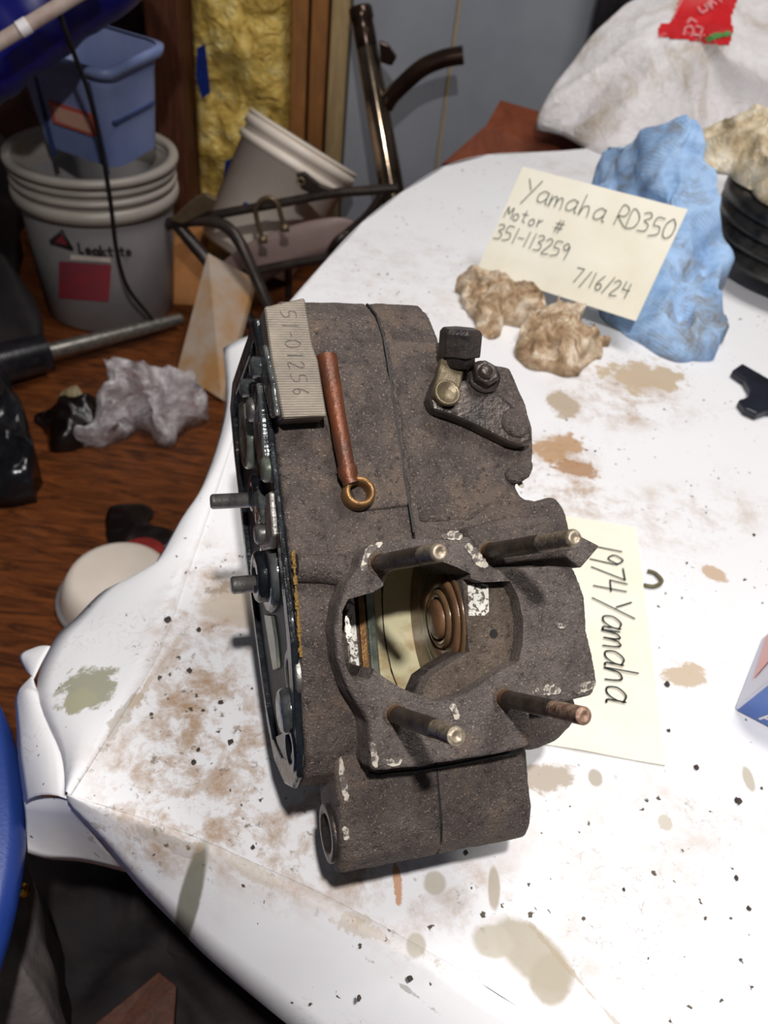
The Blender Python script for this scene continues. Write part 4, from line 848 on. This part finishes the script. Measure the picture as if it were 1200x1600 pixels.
lb2 = MB().box(TP(.012, -.0835, .042), tx_*.046, ty_*.003, tz_*.019).build('label', 'orange', to)
MB().box(TP(.014, -.0872, .042), tx_*.039, ty_*.0008, tz_*.0135).build('label_paper', 'peach', lb2)
# hanging black cable
cb = [PY(60, -90, 1.22), PY(100, 40, 1.24), PY(118, 90, 1.26), PY(140, 150, 1.28), PY(158, 230, 1.30), PY(172, 310, 1.31), PY(182, 390, 1.33), PY(200, 450, 1.36), PY(236, 497, 1.42), PZ(246, 520, .01)]
tag(MB().tube(smoothpath(cb, 8), .0036, 10).build('power_cable', 'cable'), 'thin black cable hanging down in front of the white bucket', 'cable')
# blue tarp roll and stick top left
d0, d1 = PY(-150, 160, 1.26), PY(240, -130, 1.40)
mb = MB(); n_ = 40; path = [d0.lerp(d1, i/n_) for i in range(n_+1)]
mb.tube(path, [.072+.008*noise.noise(Vector((i*.35, 2, 0))) for i in range(n_+1)], 40)
for v in mb.v: v += Vector((noise.noise(v*9), noise.noise(v*9+Vector((5, 0, 0))), noise.noise(v*9+Vector((0, 7, 0)))))*.008
tr = mb.build('tarp_roll', 'tarp'); tag(tr, 'deep blue rolled tarp hanging across the top left corner', 'tarp')
st0, st1 = PY(-60, 102, 1.15), PY(150, -26, 1.25)
sk_ = MB().tube([st0, st0.lerp(st1, .4), st1], .0095, 14).build('wooden_stick', 'stick'); tag(sk_, 'pale stick with a white band lying across the blue tarp', 'stick')
MB().tube([PY(30, 47, 1.191), PY(45, 38, 1.198)], .0104, 14).build('white_band', 'white_print', sk_)
# clutter against the wall on the left: dark crate beside the bucket
o = lump([PZ(-140, 330, .10), PZ(-60, 200, .20), PZ(10, 230, .16), PZ(30, 330, .06), PZ(34, 450, .03), PZ(66, 545, .01), PZ(20, 560, .01), PZ(-120, 520, .01)], .22, 0, .05, 8, 14, 16).build('dark_sacks', 'floor_dark'); tag(o, 'heap of dark sacking on the floor left of the bucket', 'sack')
# cardboard, stained board, cream bucket
def leaning(px_top, px_bot, Yt, th, name, mat, label, cat, zb=0.):
    b0, b1 = PZ(*px_bot[0], zb), PZ(*px_bot[1], zb); t0 = PY(*px_top[0], Yt); t1 = PY(*px_top[1], Yt)
    nr = (b1-b0).cross(t0-b0).normalized()*th
    return tag(MB().prism([b0, b1, t1, t0], nr).build(name, mat, bevel=.001), label, cat)
leaning([(250, 352), (330, 350)], [(240, 476), (312, 478)], 1.80, .004, 'cardboard_sheet', 'cardboard', 'brown cardboard sheet leaning beside the dark wooden post', 'cardboard')
leaning([(330, 400), (402, 440)], [(282, 584), (352, 628)], 1.50, .012, 'stained_board', 'foam_white', 'white board with yellow stains leaning by the paper edge, below the tube frame', 'board')
bb = Vector((-.345, 1.84, 0)); ax2 = Vector((.40, .34, .85)).normalized()
c2 = thing('cream_bucket', 'cream plastic bucket tipped to the right behind the tube frame', 'bucket', bb)
o2 = bb+Vector((-.035, -.10, .045))
MB().lathe(o2, ax2, [(0, .0), (.104, 0), (.109, .006), (.121, .215), (.128, .216), (.129, .230), (.123, .232), (.123, .242), (.130, .244), (.130, .262), (.124, .264), (.118, .262), (.106, .01), (0, .008)], 56).build('bucket_body', 'bucket2', c2)
MB().lathe(o2, ax2, [(0, .262), (.126, .263), (.130, .268), (.128, .272), (0, .270)], 56).build('bucket_lid', 'bucket2', c2)
MB().lathe(o2+ax2*.15+Vector((-.045, -.108, .012)), Vector((-.3, -1, 0)), [(.008, 0), (.008, .006), (0, .006)], 16).build('button', 'blue_tape', c2)
# pinkish curved guard in front of the cream bucket
g0 = [PY(330, 425, 1.59), PY(380, 385, 1.59), PY(430, 362, 1.60), PY(490, 345, 1.61), PY(535, 342, 1.62), PY(560, 360, 1.63)]
g1 = [PY(345, 500, 1.57), PY(400, 450, 1.57), PY(450, 420, 1.58), PY(500, 402, 1.59), PY(540, 390, 1.61), PY(562, 375, 1.63)]
gd = thing('mudguard', 'greyish pink curved mudguard below the tube frame', 'mudguard', (-.25, 1.62, 0))
MB().loft(strip(g0, g1, .02)).build('guard_skin', simple('mauve_plastic', S(142, 120, 114), S(128, 106, 102), 9, .5), gd, solid=.004)
MB().tube([PY(450, 400, 1.64), Vector((PY(450, 400, 1.64).x, 1.66, .0))], .008, 10).build('stay', 'frame', gd)
# motorcycle subframe of dark tube
YB = 1.52
fr = thing('tube_frame', 'dark bent steel tube frame with a bracket tab, standing before the cream bucket', 'frame', (-.35, 1.5, 0))
def tb_(pts, r, name, mat='frame', n=8): return MB().tube(smoothpath(pts, n), r, 14).build(name, mat, fr)
tb_([PY(262, 352, YB), PY(300, 343, YB), PY(345, 334, YB), PY(440, 317, YB), PY(520, 302, YB), PY(570, 298, YB), PY(622, 294, YB)], .0085, 'cross_tube')
tb_([PY(262, 350, YB), PY(310, 344, YB-.01), PY(350, 352, YB-.02), PY(375, 380, YB-.04), PY(398, 430, YB-.06), PY(420, 480, YB-.08), PZ(455, 560, .0)], .0115, 'front_tube')
tb_([PY(278, 352, YB), PY(305, 385, YB-.01), PY(340, 428, YB-.03), PY(375, 480, YB-.05), PZ(420, 540, .0)], .0125, 'rear_tube')
tb_([PY(600, 300, YB), PY(575, 335, YB), PY(545, 362, YB), PY(520, 385, YB), PZ(500, 430, 0.0)], .008, 'stay_tube')
tb_([PY(370, 430, YB), PY(440, 415, YB), PY(520, 400, YB), PY(575, 380, YB)], .009, 'lower_tube')
MB().prism([PY(x, y, YB-.004) for x, y in ((462, 272), (476, 270), (500, 290), (528, 300), (500, 310), (470, 296))], (0, .010, 0)).build('bracket_tab', 'frame', fr, bevel=.002)
MB().lathe(PY(470, 284, YB-.006), (0, -1, .3), [(.008, 0), (.008, .002), (.0045, .002), (.0045, 0)], 20).build('tab_eye', 'clamp', fr)
MB().prism([PY(x, y, YB-.02) for x, y in ((264, 345), (306, 308), (322, 304), (338, 312), (330, 328), (286, 350))], (0, .012, 0)).build('bracket_tab', 'clamp', fr, bevel=.002)
MB().tube(smoothpath([PY(x, y, YB-.02) for x, y in ((410, 372), (402, 345), (400, 326), (410, 312), (424, 310), (434, 320), (440, 340), (445, 354))], 6), .0048, 12).build('hose_clip', 'clamp', fr)
for x, y in ((411, 376), (445, 358)): MB().lathe(PY(x, y, YB-.022), (.1, -.3, -1), [(0, -.009), (.008, -.008), (.009, .004), (0, .006)], 14).build('clip_foot', 'clamp', fr)
# chromed tube with a branch, leaning on the wall
p0, p1 = PY(563, 14, 1.93), PY(613, 300, 1.80); dn = (p1-p0); pb = p0+dn*((p0.z-.0)/(p0.z-p1.z)); dn.normalize()
ct = thing('chrome_fork_leg', 'dark chromed tube with a curved branch pipe, leaning against the grey wall panel', 'tube', pb)
MB().tube([p0+dn*.03, p0.lerp(pb, .5), pb], [.0215, .0265, .0265], 28).build('main_tube', 'chrome', ct)
MB().lathe(p0-dn*.004, dn, [(0, 0), (.022, 0), (.0245, .004), (.0245, .022), (.0215, .028), (.0225, .045), (.0225, .075), (.021, .08)], 28).build('end_collar', 'chrome_dark', ct)
MB().tube(smoothpath([PY(603, 165, 1.868), PY(612, 150, 1.86), PY(632, 130, 1.855), PY(660, 106, 1.85), PY(692, 92, 1.85), PY(724, 86, 1.85)], 8), .0175, 20).build('branch_pipe', 'chrome_dark', ct)
MB().prism([PY(x, y, 1.875) for x, y in ((592, 64), (606, 70), (620, 90), (612, 104), (594, 98))], (0, .014, 0)).build('side_lug', 'chrome_dark', ct, bevel=.003)
# red-brown board behind the table, dark thing at the top
o = MB().prism([PY(690, 256, 1.74), PY(760, 195, 1.78), PY(782, 156, 1.82), PY(850, 176, 1.86), PY(905, 205, 1.80), PY(900, 250, 1.74)], Vector((.0, .006, -.006))).build('hardboard_offcut', 'redboard', bevel=.001); tag(o, 'reddish brown hardboard offcut between table edge and white bag', 'board')
# floor things
r0, r1 = PZ(62, 553, .045), PZ(282, 498, .025)
o = thing('metal_rod', 'worn metal rod with a black grip lying on the floor before the bucket', 'rod', (r0.x, r0.y, 0))
MB().tube([r0, r0.lerp(r1, .7), r1], [.0145, .0145, .011], 18).build('rod', 'steel', o)
MB().tube([r0+(r0-r1).normalized()*.10, r0-(r0-r1).normalized()*.01], [.036, .034], 20).build('grip', 'black_rubber', o)
o = lump([PZ(120, 690, .02), PZ(150, 640, .05), PZ(165, 585, .10), PZ(185, 560, .12), PZ(240, 575, .10), PZ(290, 590, .08), PZ(330, 615, .05), PZ(300, 650, .03), PZ(262, 690, .02), PZ(225, 655, .02), PZ(190, 670, .02), PZ(140, 695, .01)], .07, 0, .05, 16, 31, 16).build('clear_bag', 'clear'); tag(o, 'crumpled clear plastic bag on the wooden floor', 'plastic bag')
o = lump([PZ(92, 618, .02), PZ(110, 604, .03), PZ(128, 610, .03), PZ(134, 630, .01), PZ(112, 634, .01)], .03, 0, .01, 40, 5, 8).build('packet_scrap', simple('olive_packet', S(150, 134, 96), S(120, 104, 76), 30, .5)); tag(o, 'small olive packet scrap at the left of the clear bag', 'packet')
o = lump([PZ(60, 650, .01), PZ(95, 632, .04), PZ(140, 620, .05), PZ(155, 645, .03), PZ(135, 690, .01), PZ(90, 700, .01)], .05, 0, .03, 18, 9, 10).build('black_rag', 'oil_pool'); tag(o, 'black crumpled rag left of the clear plastic bag', 'rag')
o = lump([PZ(165, 812, .004), PZ(176, 790, .008), PZ(222, 788, .008), PZ(240, 800, .006), PZ(232, 818, .006), PZ(268, 828, .008), PZ(272, 850, .005), PZ(230, 865, .004), PZ(180, 862, .004), PZ(168, 840, .004)], .010, 0, .003, 30, 9, 8).build('black_cloth_patch', 'oil_pool'); tag(o, 'flat black scrap of cloth on the brown floor by the table', 'cloth')
jc = PZ(190, 935, 0); j = thing('white_tub', 'upturned round white plastic tub on the floor beside the paper flap', 'tub', jc)
MB().lathe(jc, (0, 0, 1), [(.080, 0), (.082, .006), (.074, .03), (.066, .045), (.056, .050), (0, .052)], 40).build('tub_body', 'bucket2', j)
MB().lathe(jc, (0, 0, 1), [(.080, .0), (.086, .001), (.086, .008), (.080, .009)], 40).build('tub_rim', 'bucket', j)
jc = PZ(222, 872, 0); o = MB().lathe(jc, (0, 0, 1), [(.0, .0), (.034, 0), (.035, .008), (.033, .010), (.0, .010)], 32).build('red_lid', simple('dull_red_plastic', S(150, 40, 34), S(120, 30, 28), 20, .5)); tag(o, 'small red plastic lid on the floor behind the white tub', 'lid')
o = lump([PZ(-150, 590, .06), PZ(-40, 575, .09), PZ(10, 590, .10), PZ(36, 640, .09), PZ(50, 700, .07), PZ(50, 760, .03), PZ(0, 775, .02), PZ(-140, 780, .02)], .17, 0, .05, 12, 77, 20).build('black_bin_bag', 'bin_black'); tag(o, 'shiny black plastic sack at the left edge', 'bag')
# blue shell and drab fabric at the lower left
bcn = Vector((-.514, .158, 0)); R_ = .31
o = thing('blue_stool', 'round blue plastic stool top at the lower left edge', 'stool', bcn)
MB().lathe(bcn, (0, 0, 1), [(0, .288), (R_*.96, .288), (R_*.99, .293), (R_, .305), (R_*.995, .316), (R_*.97, .322), (0, .322)], 96).build('stool_top', 'tub', o)
for k in range(4):
    an = k*math.pi/2+.5; MB().tube([bcn+Vector((math.cos(an)*.24, math.sin(an)*.24, 0)), bcn+Vector((math.cos(an)*.18, math.sin(an)*.18, .288))], .014, 14).build('leg', 'cable', o)
f0 = [PZ(-30, 1420, .20), PZ(22, 1350, .22), PZ(46, 1350, .21), PZ(55, 1400, .19), PZ(66, 1470, .16), PZ(84, 1540, .12), PZ(108, 1620, .08), PZ(110, 1700, .04), PZ(-40, 1720, .04), PZ(-60, 1520, .12)]
o = lump(f0, .20, 0, .012, 14, 3, 12, 2.2).build('drab_fabric', 'trousers'); tag(o, 'grey-brown fabric with a brass rivet below the blue stool', 'fabric')
MB().lathe(PZ(34, 1392, .222), (0, -.5, 1), [(.0055, -.004), (.0055, 0), (.004, .003), (0, .004)], 16).build('rivet', 'brass_stud', o)
o = lump([PZ(30, 1310, .02), PZ(150, 1300, .03), PZ(300, 1370, .03), PZ(420, 1450, .02), PZ(520, 1560, .02), PZ(560, 1680, .02), PZ(320, 1760, .01), PZ(80, 1700, .01), PZ(20, 1500, .02)], .035, 0, .02, 14, 41, 18, 3).build('shade_rag_heap', 'floor_dark'); tag(o, 'spread of dark rags added to deepen the shade under the table corner', 'rag')  # dark spread added so the floor under the table corner reads as shaded
tag(MB().prism([PZ(135, 1610, .075), PZ(248, 1518, .08), PZ(276, 1540, .08), PZ(268, 1660, .07), PZ(120, 1680, .07)], (0, 0, -.004)).build('carton_flap', 'post', bevel=.001), 'small brown carton flap on the dark floor at the bottom edge', 'cardboard')

# black case standing behind the white bag
x0, x1 = PY(932, 10, 2.0).x, PY(1120, 10, 2.0).x
o = thing('black_case', 'black flat case standing behind the white bag at the top edge', 'case', ((x0+x1)/2, 2.02, 0))
MB().prism([(x0, 2.0, 0), (x1, 2.0, 0), (x1, 2.0, .72), (x0, 2.0, .72)], (0, .04, 0)).build('shell', 'black_rubber', o, bevel=.006)
MB().tube(smoothpath([(x0+.06, 2.02, .715), (x0+.065, 2.02, .745), (x0+.12, 2.02, .745), (x0+.125, 2.02, .715)], 5), .005, 10).build('handle', 'black_rubber', o)
